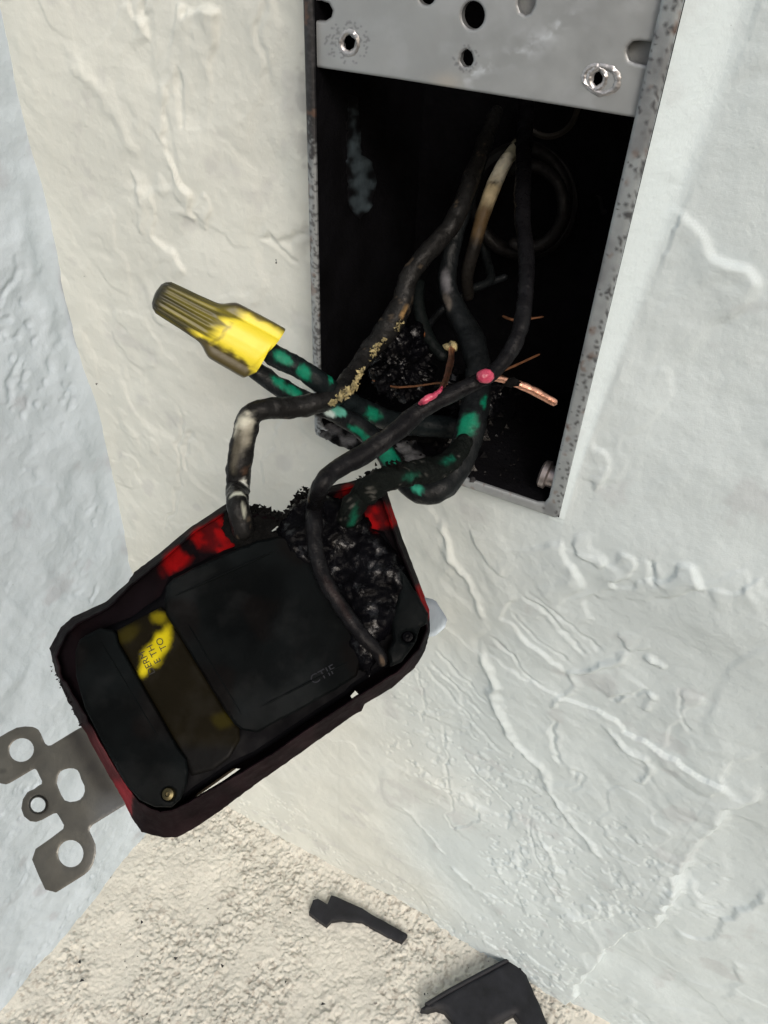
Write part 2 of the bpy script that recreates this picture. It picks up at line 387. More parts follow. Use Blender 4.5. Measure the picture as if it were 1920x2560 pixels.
FEAT = [
 ('ridge', [(1200,1575),(1222,1620),(1240,1700),(1262,1790),(1300,1860),(1350,1920),(1400,2000),(1440,2060),(1480,2110),(1510,2160)], 1.5, 1.7),
 ('ridge', [(1100,1280),(1130,1360),(1190,1430),(1222,1480),(1228,1530)], 1.3, 1.6),
 ('ridge', [(1575,1575),(1570,1610),(1500,1640),(1450,1650),(1460,1690),(1400,1730),(1390,1755)], 1.1, 1.3),
 ('ridge', [(1500,1785),(1560,1830),(1620,1870),(1625,1905),(1590,1940)], 1.1, 1.4),
 ('ridge', [(1120,2170),(1160,2200),(1190,2240)], .8, 1.2),
 ('ridge', [(1360,2190),(1380,2230),(1400,2265)], .9, 1.2),
 ('lip', [(1195,1300),(1215,1340),(1250,1390),(1300,1420)], .9, .6),
 ('lip', [(1440,1660),(1400,1620),(1345,1580),(1300,1520),(1283,1483),(1320,1438)], 1.3, .7),
 ('groove', [(1325,1430),(1400,1510),(1500,1610)], .7, .7),
 ('groove', [(1345,1430),(1430,1510),(1530,1600)], .5, .6),
 ('groove', [(1300,1480),(1370,1560),(1450,1625)], .5, .6),
 ('groove', [(1230,1570),(1290,1590),(1300,1625),(1370,1690)], .8, .7),
 ('groove', [(1390,1775),(1385,1850),(1415,1910)], 1.0, .9),
 ('lip', [(1500,1410),(1440,1360),(1405,1300)], 1.5, .8, 14),
 ('lip', [(1580,1420),(1565,1395),(1605,1380),(1605,1335),(1570,1305)], 1.4, .7),
 ('groove', [(1660,1335),(1662,1365),(1668,1400)], 1.2, 1.2),
 ('lip', [(1790,1420),(1775,1390),(1765,1350),(1740,1335)], 1.9, .8),
 ('lip', [(1930,1380),(1860,1412),(1790,1420)], 1.0, .8),
 ('lip', [(1925,700),(1850,640),(1800,580),(1740,545),(1685,500)], 1.6, .8, 10),
 ('lip', [(1715,455),(1732,415),(1718,365)], 1.1, .6),
 ('lip', [(1520,1185),(1548,1170),(1535,1110),(1515,1035)], 1.2, .6, 7),
 ('groove', [(1690,450),(1680,500),(1690,540)], .5, .8),
 ('lip', [(1560,1740),(1590,1710),(1630,1690)], .7, .6),
 ('groove', [(1730,1680),(1715,1740),(1740,1790)], .6, .6),
 ('lip', [(1220,2140),(1250,2200),(1290,2230),(1330,2290)], 1.0, .6),
 ('lip', [(1260,2120),(1300,2180),(1360,2170),(1380,2240)], .9, .6),
 ('lip', [(1240,2220),(1300,2270),(1370,2290),(1480,2290)], 1.2, .7),
 ('groove', [(1160,1910),(1230,1980),(1290,2040)], .7, .6),
 ('groove', [(1100,1800),(1112,1880),(1125,2000),(1122,2070),(1190,2060)], .7, .6),
 ('groove', [(1330,2050),(1340,2120),(1360,2180)], .7, .6),
 ('groove', [(1040,1650),(1060,1760),(1050,1830)], .5, .6),
 ('groove', [(1070,1640),(1160,1730),(1230,1800)], .5, .8),
 ('groove', [(1090,1620),(1180,1710),(1240,1760)], .4, .8),
 ('lip', [(1400,2540),(1480,2420),(1560,2330),(1640,2300),(1700,2180),(1770,2080),(1840,1995),(1880,1985),(1930,1900)], 4.2, 1.8, 34),
 ('ridge', [(1650,2300),(1700,2190),(1760,2100),(1840,2000)], 1.3, 2.0),
 ('lip', [(1920,2230),(1850,2290),(1800,2310),(1760,2350),(1690,2320)], 1.6, .9, 6),
 ('lip', [(1830,2400),(1840,2450),(1820,2520)], 1.0, .8, 6),
 ('lip', [(560,2000),(700,2060),(900,2160),(1050,2230),(1200,2330)], .9, 2., 14),
 ('ridge', [(1010,1340),(1000,1420),(1020,1470)], .6, 1.2), ('lip', [(1440,1290),(1470,1340),(1520,1360),(1540,1330)], 1.2, .6, 6),
 ('lip', [(1500,1500),(1490,1470),(1510,1440),(1530,1460)], .8, .6, 5), ('ridge', [(1640,1600),(1665,1615),(1680,1625)], 1.0, 1.2),
 ('lip', [(1570,1560),(1600,1580),(1640,1590)], .8, .6, 5), ('groove', [(1545,1735),(1575,1712),(1625,1695)], 1.0, .8), ('ridge', [(1625,1700),(1640,1720),(1610,1750)], .9, 1.3),
 ('groove', [(1430,1945),(1450,1920),(1465,1950),(1440,1980)], .7, .8), ('lip', [(1180,2010),(1195,2060),(1125,2075)], .7, .6, 5),
 ('lip', [(1380,2290),(1480,2295),(1490,2250),(1470,2230)], 1.2, .7, 6), ('groove', [(1200,2150),(1270,2160),(1330,2180),(1420,2240)], .7, .8),
 ('lip', [(1300,2100),(1320,2160),(1300,2200)], .8, .6, 5), ('ridge', [(1350,2070),(1395,2180),(1410,2230)], .7, 1.0), ('lip', [(1500,2300),(1540,2250),(1560,2180)], 1.0, 1.2, 8),
 ('ridge', [(1000,2020),(1070,2100),(1110,2150)], .6, 1.2), ('groove', [(1060,1650),(1180,1800),(1280,1900)], .4, 1.), ('lip', [(1650,1850),(1700,1780),(1770,1700)], .7, 1.6, 10),
 ('lip', [(1780,1960),(1830,1900),(1900,1840)], 1.0, 1.6, 10),
 # left part of the front wall
 ('lip', [(370,135),(350,65),(320,40),(292,0)], 1.2, .8, 9),
 ('lip', [(540,45),(500,28),(460,22),(420,-5)], 2.2, 1.4, 9),
 ('groove', [(335,0),(340,30),(360,45)], .9, .9),
 ('lip', [(500,600),(460,520),(450,470),(420,420),(392,340),(398,270),(410,210)], 1.5, .7, 9),
 ('groove', [(430,180),(428,250),(440,320)], .9, .9),
 ('lip', [(455,700),(430,640),(390,590),(375,530),(372,475)], 1.3, .7, 9),
 ('lip', [(510,590),(505,520),(480,480)], .9, .7, 7),
 ('ridge', [(150,150),(200,190),(240,240),(290,320),(330,400)], .9, 3.2),
 ('ridge', [(325,420),(345,520),(350,590)], .9, 2.0),
 ('groove', [(440,1000),(450,1100),(430,1250),(400,1330)], .6, 1.0),
 ('groove', [(470,1080),(462,1180)], .6, 1.2),
 ('groove', [(640,600),(690,640),(720,660)], .7, .8),
 ('groove', [(690,640),(740,600),(760,560)], .6, .9),
 ('groove', [(655,0),(650,200)], .5, 1.0),
 ('lip', [(760,1000),(700,1060),(650,1180),(660,1230)], .8, .9, 8),
]
BXO = (0.0, BW)
def wall_level(x, z):
    lvr = 1.4+6.4*sstep(-2, 118, z)
    lv = 12.0-(12.0-lvr)*sstep(8, 64, x)*sstep(-150, -1, z)
    # smooth bead of filler ramping up to the right side of the box
    wid = 1.5+7.0*sstep(-2, 112, z); d = (x-BW)
    bead = 1-sstep(-.3, 1.0, d/wid); act = (d > -3)*(z > -.5)
    lv = lv*(1-bead*act)+.9*bead*act
    return lv
def blur(h, n, k=2):
    g = h.reshape(-1, n)
    for _ in range(k):
        q = np.pad(g, 1, mode='edge'); g = .25*q[1:-1, 1:-1]*2+.125*(q[:-2, 1:-1]+q[2:, 1:-1]+q[1:-1, :-2]+q[1:-1, 2:])
    return g.ravel()
def front(x, z):
    h = blur(relief(x, z, FEAT, lambda a, b: Y(a, b, 10.)[:, [0, 2]]), len(U), 1)
    p = np.c_[x, z, x*0]
    h = h+1.6*fbm(p*.02, 3, 1)+.30*fbm(p*.10, 3, 2)+.045*fbm(p*.6, 3, 3)
    u = (x*.72+z*.69); w = (-x*.69+z*.72)                      # diagonal trowel drag
    h = h+.09*fbm(np.c_[u*.35, w*.05, x*0], 3, 5)*sstep(0, .6, fbm(p*.03, 2, 8))
    h = h+.45*sstep(.12, .34, fbm(p*.03, 3, 10))+.30*sstep(.3, .42, fbm(p*.055+4, 3, 11))*sstep(0, .4, fbm(p*.02+7, 2, 13))+.12*fbm(p*.25, 3, 15)*sstep(0, .5, fbm(p*.03+3, 2, 16))
    pit = fbm(p*.45, 3, 12); zone = sstep(.05, .6, fbm(p*.022, 3, 14)+.55*sstep(-150, -240, z))
    zone = zone*sstep(-40, -150, z)
    h = h-.5*sstep(.5, .75, pit)*zone+.5*sstep(.45, .85, fbm(p*.2, 3, 19))*zone
    near = 1-sstep(-1, 6, np.maximum(np.maximum(-x, x-BW), -z)); bead = ((x > BW-3) & (x < BW+2+8*sstep(-2, 112, z)) & (z > -2))
    h = h*(1-.85*near)*(np.where(bead, .35, 1))
    y = wall_level(x, z)-h
    y = np.maximum(y, np.where(near > .5, .9, -50))
    return np.c_[x, y, z], h
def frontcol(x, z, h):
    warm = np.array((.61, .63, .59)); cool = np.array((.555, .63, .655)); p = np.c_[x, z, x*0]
    t = sstep(0, 75, x+18*fbm(p*.02, 2, 33)); c = mixc(warm, cool, np.clip(.15+.85*t, 0, 1))  # warm bounce at left, blue sky light at right, painted into the colour
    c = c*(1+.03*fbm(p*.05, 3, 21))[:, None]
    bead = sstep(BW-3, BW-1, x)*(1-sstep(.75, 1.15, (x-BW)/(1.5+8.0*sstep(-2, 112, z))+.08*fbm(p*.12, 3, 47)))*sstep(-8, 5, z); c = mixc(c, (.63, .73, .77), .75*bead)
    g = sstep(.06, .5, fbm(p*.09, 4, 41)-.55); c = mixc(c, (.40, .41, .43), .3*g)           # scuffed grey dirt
    # rusty and sooty marks beside the box and in deep creases
    s = sstep(-16, -1, x)*(1-sstep(-.5, 1, x))*sstep(25, 50, z)*sstep(.1, .7, fbm(p*.25, 4, 55)); c = mixc(c, (.20, .20, .21), .7*s)
    return c
U = lin((XL, 125, .45), (125, 200, .8), (200, 420, 20.)); Vv = lin((FZ-4, 125, .45), (125, 360, 12.))
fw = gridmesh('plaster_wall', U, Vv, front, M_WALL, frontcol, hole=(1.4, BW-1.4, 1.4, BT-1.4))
tagp(fw, 'cream white plastered wall with trowel ridges that the metal box is set into', 'wall')

LF = [('ridge', [(30,380),(60,620),(120,800),(200,1100),(260,1350)], .9, 4.0),
      ('lip', [(20,130),(80,300),(140,600)], 1.0, 1.5, 10),
      ('groove', [(0,760),(40,700),(30,640)], .8, 1.0), ('groove', [(40,1000),(30,950),(50,900)], .8, 1.0),
      ('groove', [(240,1450),(220,1500),(170,1480)], .8, 1.2), ('groove', [(60,1180),(110,1190),(160,1230)], .6, 1.2)]
def left(y, z):
    h = relief(y, z, LF, lambda a, b: X(a, b, XL)[:, [1, 2]]); p = np.c_[y, z, y*0+9]
    h = h+1.6*fbm(p*.03, 3, 61)+.4*fbm(p*.12, 3, 62)+.10*fbm(p*.6, 3, 63)+.18*fbm(np.c_[y*.3+z*.1, z*.06, y*0], 3, 64)
    h = h-.6*sstep(.45, .75, fbm(p*.35, 3, 66))*sstep(0, .5, fbm(p*.03, 2, 67))
    e = np.exp(-np.clip(12-y, 0, None)/5.); h = h*(1-.5*e)+1.2*e
    return np.c_[XL-.5+h, y, z], h
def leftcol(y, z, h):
    p = np.c_[y, z, y*0]; c = np.tile(np.array((.53, .61, .68)), (len(y), 1)); c = c*(1+.03*fbm(p*.05, 3, 71))[:, None]  # bluish base: sky light put into the side wall's colour
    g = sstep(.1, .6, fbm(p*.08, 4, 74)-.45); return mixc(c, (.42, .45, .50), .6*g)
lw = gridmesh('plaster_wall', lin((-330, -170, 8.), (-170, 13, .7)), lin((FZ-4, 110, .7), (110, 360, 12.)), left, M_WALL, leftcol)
tagp(lw, 'plaster side wall, sky blue tint painted in, meeting the cream wall at the inside corner', 'wall')

def floor(x, y):
    p = np.c_[x, y, x*0+3]; m = .3+.7*sstep(-.45, .35, fbm(p*.06, 3, 81)+.25)*sstep(0, 6, x-XL-2.5)
    crumb = sstep(.02, .5, fbm(p*.42, 4, 83)); h = 1.4*fbm(p*.02, 3, 80)+.25*fbm(p*.12, 3, 85)
    h = h+m*(.55*crumb+.25*fbm(p*.9, 3, 86)+.6*sstep(.1, .3, fbm(p*.2, 4, 89)))-m*.9*sstep(.34, .56, fbm(p*.72, 4, 88))+.15*fbm(p*1.1, 2, 87)
    w = np.exp(-np.clip(12-y, 0, None)/4.); h = h+1.5*w
    return np.c_[x, y, FZ+h], h
def floorcol(x, y, h):
    p = np.c_[x, y, x*0]; c = np.tile(np.array((.62, .61, .55)), (len(x), 1)); c = c*(1+.04*fbm(p*.06, 3, 91))[:, None]
    d = sstep(.42, .62, fbm(p*.72, 4, 88)+.12*fbm(p*1.6, 2, 90))*(.25+.75*sstep(-.45, .35, fbm(p*.06, 3, 81)+.25)); c = mixc(c, (.26, .22, .18), .5*d)
    g = sstep(.55, .85, fbm(p*.12, 3, 94)); c = mixc(c, (.30, .30, .32), .0*g)
    k = 1-sstep(0, 16, np.abs((x-60)*.86+(y+38)*.5)); return mixc(c, (.50, .42, .28), .0*k)
fl = gridmesh('floor', lin((XL-3, 185, .5), (185, 420, 12.)), lin((-330, -150, 8.), (-150, 14, .5)), floor, M_FLOOR, floorcol)
tagp(fl, 'rough cream stucco ledge with crumbs below the walls', None, None, 'structure')

# ================================================================== THE BOX
box = empty('junction_box', (BW/2, 0, 0), 'open grey metal electrical box blackened with soot inside, set in the plaster wall', 'electrical box')
BD = 51.0
v, f = merge([board('', (.0, .9, .0), (2.0, BD+2, BT), None), board('', (BW-3.2, .9, 0), (BW, BD+2, BT), None),
              board('', (2.0, .9, 0), (BW-3.2, BD+2, 2.6), None), board('', (2.0, .9, BT-3), (BW-3.2, BD+2, BT), None),
              board('', (2.0, BD, 2.6), (BW-3.2, BD+2, BT-3), None)])
build('box_shell', v, f, M_SOOT, box, None, 30, recalc=False)
def XZ(y0): return lambda x, z, h: np.c_[x, y0-h, z]
def rimcol(x, z, d):
    p = np.c_[x, z, x*0]; n = fbm(p*2.1, 4, 101); c = np.tile(np.array((.30, .325, .34)), (len(x), 1))
    inner = np.minimum(np.minimum(x-2, BW-3.2-x), z-2.6)       # distance past the inner lip, negative on the rim
    c = mixc(c, (.30, .34, .36), .6*(x > BW-4))
    band = sstep(BW-1.9, BW-.6, x); k = sstep(.30, .5, n+.35*band-.42+.28*sstep(60, 115, z)); c = mixc(c, (.035, .035, .04), k*.85*(x > BW-4))
    c = mixc(c, (.10, .10, .11), .5*sstep(-.2, .5, fbm(p*.12, 3, 108))*(x > BW-4))
    c = mixc(c, (.012, .012, .014), sstep(64, 74, z+6*n)*(x < 3)*.95)
    c = mixc(c, (.05, .05, .055), sstep(.12, .4, n)*.8*(x < 3))
    c = mixc(c, (.02, .02, .022), sstep(.0, .35, n)*.8*((z < 3.2) & (x < 16)))
    c = mixc(c, (.16, .09, .06), sstep(.75, .9, fbm(p*.4, 3, 105))*.5)
    return c
inr = [(2.0, BT-3)]+[(2.0, 2.6+2.5), (2.5, 3.4), (4.5, 2.6)]+[(BW-5.7, 2.6), (BW-3.9, 3.2), (BW-3.2, 5.0)]+[(BW-3.2, BT-3)]
slab('box_rim', [(0, BT), (0, 1.5), (.5, .4), (1.6, 0), (BW-1, 0), (BW-.3, .3), (BW, 1.), (BW, BT)], [inr], XZ(0.), .0, -.9, .6, M_RIM, box, rimcol, bevel=(.7, .35))
# left inner and bottom inner faces carry soot, ash and smears
def XP(x0): return lambda a, b, h: on_axis(0, x0, a, b)+np.c_[h, 0*h, 0*h]
def ZP(z0): return lambda a, b, h: on_axis(2, z0, a, b)+np.c_[0*h, 0*h, h]
def YP(y0): return lambda a, b, h: on_axis(1, y0, a, b)-np.c_[0*h, h, 0*h]
slab('paint_smear', [(1492, 488), (1500, 492), (1516, 532), (1506, 536)], [], YP(BD), .3, -.3, 4, M_PAINT, box, fade((.05, .045, .035), 8), jit=3, seed=6)
slab('paint_smear', [(868, 235), (894, 240), (902, 390), (928, 398), (940, 450), (930, 515), (898, 548), (872, 515), (866, 430)], [], XP(2.), .12, -.3, 5, M_PAINT, box, fade((.05, .068, .08), 24), jit=3, seed=5)
for i, pl in enumerate([[(985, 1105), (1040, 1100), (1062, 1140), (1055, 1190), (1010, 1175), (980, 1130)], [(1160, 1165), (1178, 1160), (1190, 1200), (1172, 1205)],
                        [(800, 1060), (850, 1062), (915, 1105), (900, 1130), (840, 1110), (800, 1090)], [(1080, 1060), (1130, 1040), (1150, 1075), (1100, 1100)]]):
    slab('ash_patch', pl, [], ZP(2.6), .25, -.3, 5, M_ASH, box, fade((.13, .13, .135), 20, 1.1), jit=6, noise=(.25, .09), seed=20+i)
# loose burnt crust lying on the box floor
V = []; Fc = []
for k in range(420):
    c = np.array((random.uniform(5, BW-6), random.uniform(2, 48), 2.6)); s = random.uniform(.25, 1.1)*(.6+1.2*(abs(c[0]-26) < 18))
    q = np.array([(1, 0, -.3), (-.5, .9, -.3), (-.5, -.9, -.3), (0.1, 0, 1)])*rng.uniform(.5, 1.3, (4, 3))*s
    b = len(V); V += list(q+c); Fc += [(b, b+1, b+2), (b, b+3, b+1), (b+1, b+3, b+2), (b+2, b+3, b)]
o = build('burnt_crumbs', V, Fc, M_CHAR, box, None, 20); o['kind'] = 'stuff'
# cable hub in the back wall
hc = Y(1308, 505, BD); R = 12.5
v, f = lathe_pts(hc, (0, -1, 0), [(-1, R+1.8), (1.6, R+1.8), (2.3, R+.9), (2.3, R-.5), (1.2, R-1.4), (-1, R-1.4)], 40)
build('cable_hub', v, f, mk('sooted hub', (.006, .0055, .0055), .55, var=.5, vs=.3), box)
hc2 = Y(1375, 262, BD)
v, f = lathe_pts(hc2, (0, -1, 0), [(-1, 7.3), (.6, 7.3), (.9, 6.6), (.6, 6.0), (-1, 6.0)], 36)
build('knockout_ring', v, f, mk('sooted brown ring', (.014, .011, .007), .6, var=.5, vs=.3), box)
# screw on the right inner wall near the bottom
sc = X(1392, 1196, BW-3.2)
v, f = lathe_pts(sc, (-1, 0, 0.05), [(-.5, 2.6), (1.8, 2.6), (2.2, 3.4), (3.4, 3.3), (3.9, 2.6), (4.0, .2)], 24)
build('screw', v, f, M_STEEL, box)

# mounting plate across the top of the opening
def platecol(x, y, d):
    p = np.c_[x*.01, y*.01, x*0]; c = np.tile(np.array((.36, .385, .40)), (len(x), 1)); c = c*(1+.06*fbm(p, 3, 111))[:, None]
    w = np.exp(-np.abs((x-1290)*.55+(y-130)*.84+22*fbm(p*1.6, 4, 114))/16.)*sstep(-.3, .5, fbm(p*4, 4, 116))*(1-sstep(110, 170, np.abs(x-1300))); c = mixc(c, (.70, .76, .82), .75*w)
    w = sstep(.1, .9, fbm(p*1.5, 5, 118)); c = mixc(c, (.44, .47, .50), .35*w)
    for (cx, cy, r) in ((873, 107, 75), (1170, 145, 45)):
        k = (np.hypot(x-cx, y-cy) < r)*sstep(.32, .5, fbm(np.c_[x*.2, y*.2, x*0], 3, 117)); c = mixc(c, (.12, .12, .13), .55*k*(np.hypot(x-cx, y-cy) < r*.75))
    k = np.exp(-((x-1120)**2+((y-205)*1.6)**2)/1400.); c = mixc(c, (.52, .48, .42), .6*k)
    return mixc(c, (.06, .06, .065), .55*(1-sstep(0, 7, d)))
PO = [(770, 163), (1000, 197), (1200, 229), (1400, 261), (1590, 292), (1598, 288), (1603, 275), (1632, 171), (1625, 163), (1590, 157), (1574, 149), (1568, 130), (1571, 115), (1584, 102), (1600, 100),
      (1651, 106), (1662, 70), (1672, 30), (1690, -60), (1712, -180), (782, -180), (779, 0), (808, 1), (826, 7), (836, 25), (832, 42), (817, 52), (777, 50)]
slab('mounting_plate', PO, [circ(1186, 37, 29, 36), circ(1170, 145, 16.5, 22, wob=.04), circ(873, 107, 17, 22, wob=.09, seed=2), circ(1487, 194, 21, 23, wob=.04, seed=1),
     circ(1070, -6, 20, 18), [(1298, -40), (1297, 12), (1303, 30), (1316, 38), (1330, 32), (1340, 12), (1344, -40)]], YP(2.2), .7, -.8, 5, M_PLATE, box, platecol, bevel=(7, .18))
slab('backing_tab', [(1280, -120), (1280, 60), (1365, 60), (1375, -120)], [], YP(4.5), .5, -.5, 14, M_BOXOUT, box)
slab('backing_tab', [(1545, 85), (1545, 180), (1640, 190), (1665, 85)], [], YP(4.5), .5, -.5, 14, M_BOXOUT, box)
def burr(c, n, rx, ry, mat, seed):           # torn metal collar round a drilled hole
    rg = np.random.default_rng(seed); V = []; m = 48
    for j, (k, h) in enumerate(((.86, -.5), (1.0, .3), (1.22, .55), (1.5, .12))):
        for i in range(m):
            t = 2*math.pi*i/m; w = 1+rg.uniform(-.05, .05)
            q = on_axis(1, 1.5, np.array(c[0]+rx*k*w*math.cos(t)), np.array(c[1]+ry*k*w*math.sin(t))); q = q-np.array((0, h*.7*rg.uniform(.6, 1.1), 0)); V.append(q)
    Fc = [(a*m+i, a*m+(i+1) % m, (a+1)*m+(i+1) % m, (a+1)*m+i) for a in range(3) for i in range(m)]
    return build('drill_burr', V, Fc, mat, box, None, 60)
M_BURR = mk('bright torn metal', (.50, .50, .51), .38, metal=.8, var=.25, vs=.8)
burr((1487, 194), 40, 22, 24, M_BURR, 1); burr((873, 107), 40, 18, 23, M_BURR, 2); burr((1508, 200), 40, 30, 28, M_BURR, 5)
box_parts_done = True

# ================================================================== THE BURNT OUTLET
ocen = D(600, 1660, -10)
out = empty('receptacle', ocen, 'burnt black and red electrical outlet hanging by its wires in front of the box', 'outlet')
pairs = [((1071,1574),(1076,1580)),((1050,1625),(1062,1628)),((1000,1680),(1037,1669)),((948,1713),(980,1720)),((893,1746),(912,1760)),((868,1764),(904,1778)),((850,1775),(880,1790)),
 ((800,1808),(830,1826)),((750,1842),(780,1862)),((690,1884),(715,1908)),((617,1930),(650,1953)),((560,1962),(600,1990)),((512,1988),(555,2024)),((467,2014),(490,2068)),((430,2030),(444,2093)),((400,2034),(410,2095)),
 ((376,2026),(353,2080)),((345,2008),(330,2045)),((318,1975),(306,1998)),((289,1931),(275,1945)),((240,1846),(222,1850)),((189,1753),(170,1755)),((150,1690),(138,1677)),((137,1642),(124,1620)),
 ((162,1585),(152,1568)),((192,1557),(182,1542)),((268,1518),(265,1504)),((325,1462),(320,1455)),((342,1448),(336,1430)),((403,1398),(397,1384)),((484,1328),(480,1315)),((570,1272),(568,1258)),((620,1280),(619,1266)),((650,1285),(648,1272)),
 ((668,1287),(672,1274)),((695,1293),(698,1283)),((720,1287),(720,1274)),((735,1265),(733,1252)),((755,1245),(752,1232)),((780,1240),(777,1226)),((862,1220),(860,1207)),((889,1212),(891,1199)),((950,1220),(961,1207)),((975,1290),(984,1280)),((1000,1365),(1011,1359)),((1035,1450),(1044,1444)),((1062,1520),(1074,1524))]
cen = np.array((600, 1660.))
A = np.array([p[0] for p in pairs], float); B = np.array([p[1] for p in pairs], float)
def redens(Q, k=7):
    n = len(Q); return np.array([Q[i]+(Q[(i+1) % n]-Q[i])*j/k for i in range(n) for j in range(k)])
A = redens(A); B = redens(B)
for q in (A, B):                             # ragged where the plastic melted away
    for i in range(len(q)):
        x, y = q[i]; a = 1.0 if not (600 < x < 790 and y < 1330) else 9.0
        if x < 260 and 1650 < y < 1840: a = 2.6
        q[i] += a*np.array([vnoise(np.array([x*.13, y*.13, 1.]), 3), vnoise(np.array([x*.13, y*.13, 9.]), 4)])
def inset(Q, d):
    t = np.roll(Q, -1, 0)-np.roll(Q, 1, 0); n = np.c_[-t[:, 1], t[:, 0]]; n /= np.linalg.norm(n, axis=1)[:, None]
    s = np.sign(((cen-Q)*n).sum(1)); s = np.where(np.abs(s) < .5, 1, s); n *= s[:, None]; return Q+n*d
RG = []                                      # rings from the far edge round the rim to the inside
for k in range(7):
    t = k/6; q = B*(1-t)+A*t; RG.append((q, -11+10.4*t+.5*math.sin(t*math.pi*3)*.35))
RG += [(inset(A, 1.5), -.1), (inset(A, 4), 0.), (inset(A, 6.5), -.3), (inset(A, 7.5), -3.), (inset(A, 8), -9.)]
RG += [(inset(B, 7), -11.)]
REDS = [(432, 1408, 42, 30, -.7), (530, 1330, 54, 36, -.4), (560, 1365, 24, 26, 0), (955, 1293, 60, 34, -.25), (922, 1310, 30, 30, 0), (868, 1222, 22, 16, -.6), (848, 1257, 22, 18, 0), (1062, 1508, 14, 46, -.3), (608, 1268, 12, 18, 0)]
def houscol(x, y, d=None):
    x = np.asarray(x, float); y = np.asarray(y, float); c = np.tile(np.array((.0045, .003, .004)), (len(x), 1))
    n = .3*fbm(np.c_[x*.03, y*.03, x*0], 3, 121)
    for cx, cy, rx, ry, rot in REDS:
        u = (x-cx)*math.cos(rot)+(y-cy)*math.sin(rot); w = -(x-cx)*math.sin(rot)+(y-cy)*math.cos(rot)
        c = mixc(c, (.20, .003, .004), 1-sstep(.7, 1.15, np.sqrt((u/rx)**2+(w/ry)**2)+n))
    k = np.abs((x-478)*.75-(y-1372)*.66+6*fbm(np.c_[x*.05, y*.05, x*0], 3, 124)); c = mixc(c, (.0045, .003, .004), (1-sstep(7, 16, k))*.97)
    k = sstep(.1, .7, fbm(np.c_[x*.025, y*.025, x*0], 4, 126)); return mixc(c, (.006, .003, .004), .75*k)
def sidecol(x, y):
    c = houscol(x, y); x = np.asarray(x); y = np.asarray(y)
    low = sstep(1600, 1700, y+.0*x); t = sstep(-.2, .5, fbm(np.c_[x*.012, y*.012, x*0], 3, 131))
    c = mixc(c, (.020, .012, .014), low*(.35+.5*t))
    s = (1-sstep(0, 16, np.abs((x-205)*.52-(y-1800)*.30)))*0
    k = sstep(1800, 1860, y)*(x < 335)*sstep(2040, 1990, y)*(x > 190); c = mixc(c, (.12, .035, .04), .6*k)
    k2 = sstep(1940, 1965, y)*(x > 280)*(x < 330)*(y < 2035); c = mixc(c, (.26, .03, .04), .7*k2)
    return c
V = []; Cc = []; m = len(A)
for q, h in RG:
    V += list(D(q[:, 0], q[:, 1], np.full(m, h))); Cc.append(sidecol(q[:, 0], q[:, 1]))
Fc = [(r*m+i, r*m+(i+1) % m, ((r+1) % len(RG))*m+(i+1) % m, ((r+1) % len(RG))*m+i) for r in range(len(RG)) for i in range(m)]
build('housing', V, Fc, M_HOUS, out, np.vstack(Cc), 50)
AI = [tuple(q) for q in inset(A, 4)[::3]]
slit1 = [(484, 1996), (492, 1984), (583, 1921), (600, 1922), (560, 1950)]
slit2 = [(876, 1740), (888, 1727), (896, 1735), (884, 1752)]
slit3 = [(679, 1327), (694, 1315), (697, 1319), (684, 1333)]
def fh(x, y): return -3.0-5.5*sstep(-150, 250, (x-600)*.5+(y-1640)*.86)
slab('face_plate', AI, [slit1, slit2, slit3], lambda x, y, h: D(x, y, h), fh, -10.5, 11, M_HOUS, out, lambda x, y, d: houscol(x, y), noise=(.12, .03), seed=3)
slab('gap_edge', [(484, 1996), (492, 1980), (580, 1918), (590, 1922), (520, 1972)], [], lambda x, y, h: D(x, y, h), -9.2, -10.2, 8, M_STRAP, out, lambda x, y, d: np.tile((.16, .13, .08), (len(x), 1)))

GREY = (.0032, .0042, .0046)
def bodycol(x, y, d):
    c = np.tile(np.array(GREY), (len(x), 1)); p = np.c_[x*.01, y*.01, x*0]
    c = c*(1+.35*fbm(p*1.3, 3, 141))[:, None]
    k = 1-sstep(70, 130, np.hypot((x-600), (y-1500))+20*fbm(p*2, 2, 144)); c = mixc(c, (.0012, .0018, .002), .8*k)
    k = sstep(.2, .7, fbm(p*1.1, 2, 148)); c = mixc(c, (.004, .003, .0028), .6*k); return c
base = [(205,1605),(250,1575),(330,1540),(400,1490),(425,1440),(560,1375),(690,1325),(860,1300),(960,1330),(1045,1480),(1055,1560),(1020,1635),(930,1690),(884,1722),(870,1738),(800,1783),(700,1850),(640,1890),(585,1915),(490,1978),(440,2018),(390,2018),(335,1985),(300,1930),(230,1800),(200,1680)]
slab('body_base', base, [], lambda x, y, h: D(x, y, h), lambda x, y: -1.6-2.5*sstep(0, 250, (x-600)*.5+(y-1640)*.86), -9.8, 12, M_BODY, out, lambda x, y, d: np.tile((.004, .004, .005), (len(x), 1)), bevel=(14, 1.5), noise=(.15, .05), seed=7)
cb = [(416,1536),(411,1500),(416,1466),(435,1446),(492,1416),(560,1386),(644,1352),(701,1340),(760,1350),(810,1400),(850,1500),(885,1590),(905,1650),(892,1690),(859,1713),(750,1774),(644,1831),(606,1826),(587,1812),(565,1780)]
slab('body_cover', cb, [], lambda x, y, h: D(x, y, h), lambda x, y: 2.0-.9*np.exp(-((x-600)**2+(y-1500)**2)/9000.)+.35*sstep(-3, 3, ((y-1748)*.86+(x-720)*.5))*0, -3, 10, M_BODY, out, bodycol, bevel=(6, .7), noise=(.08, .02), seed=9, jit=1.2)
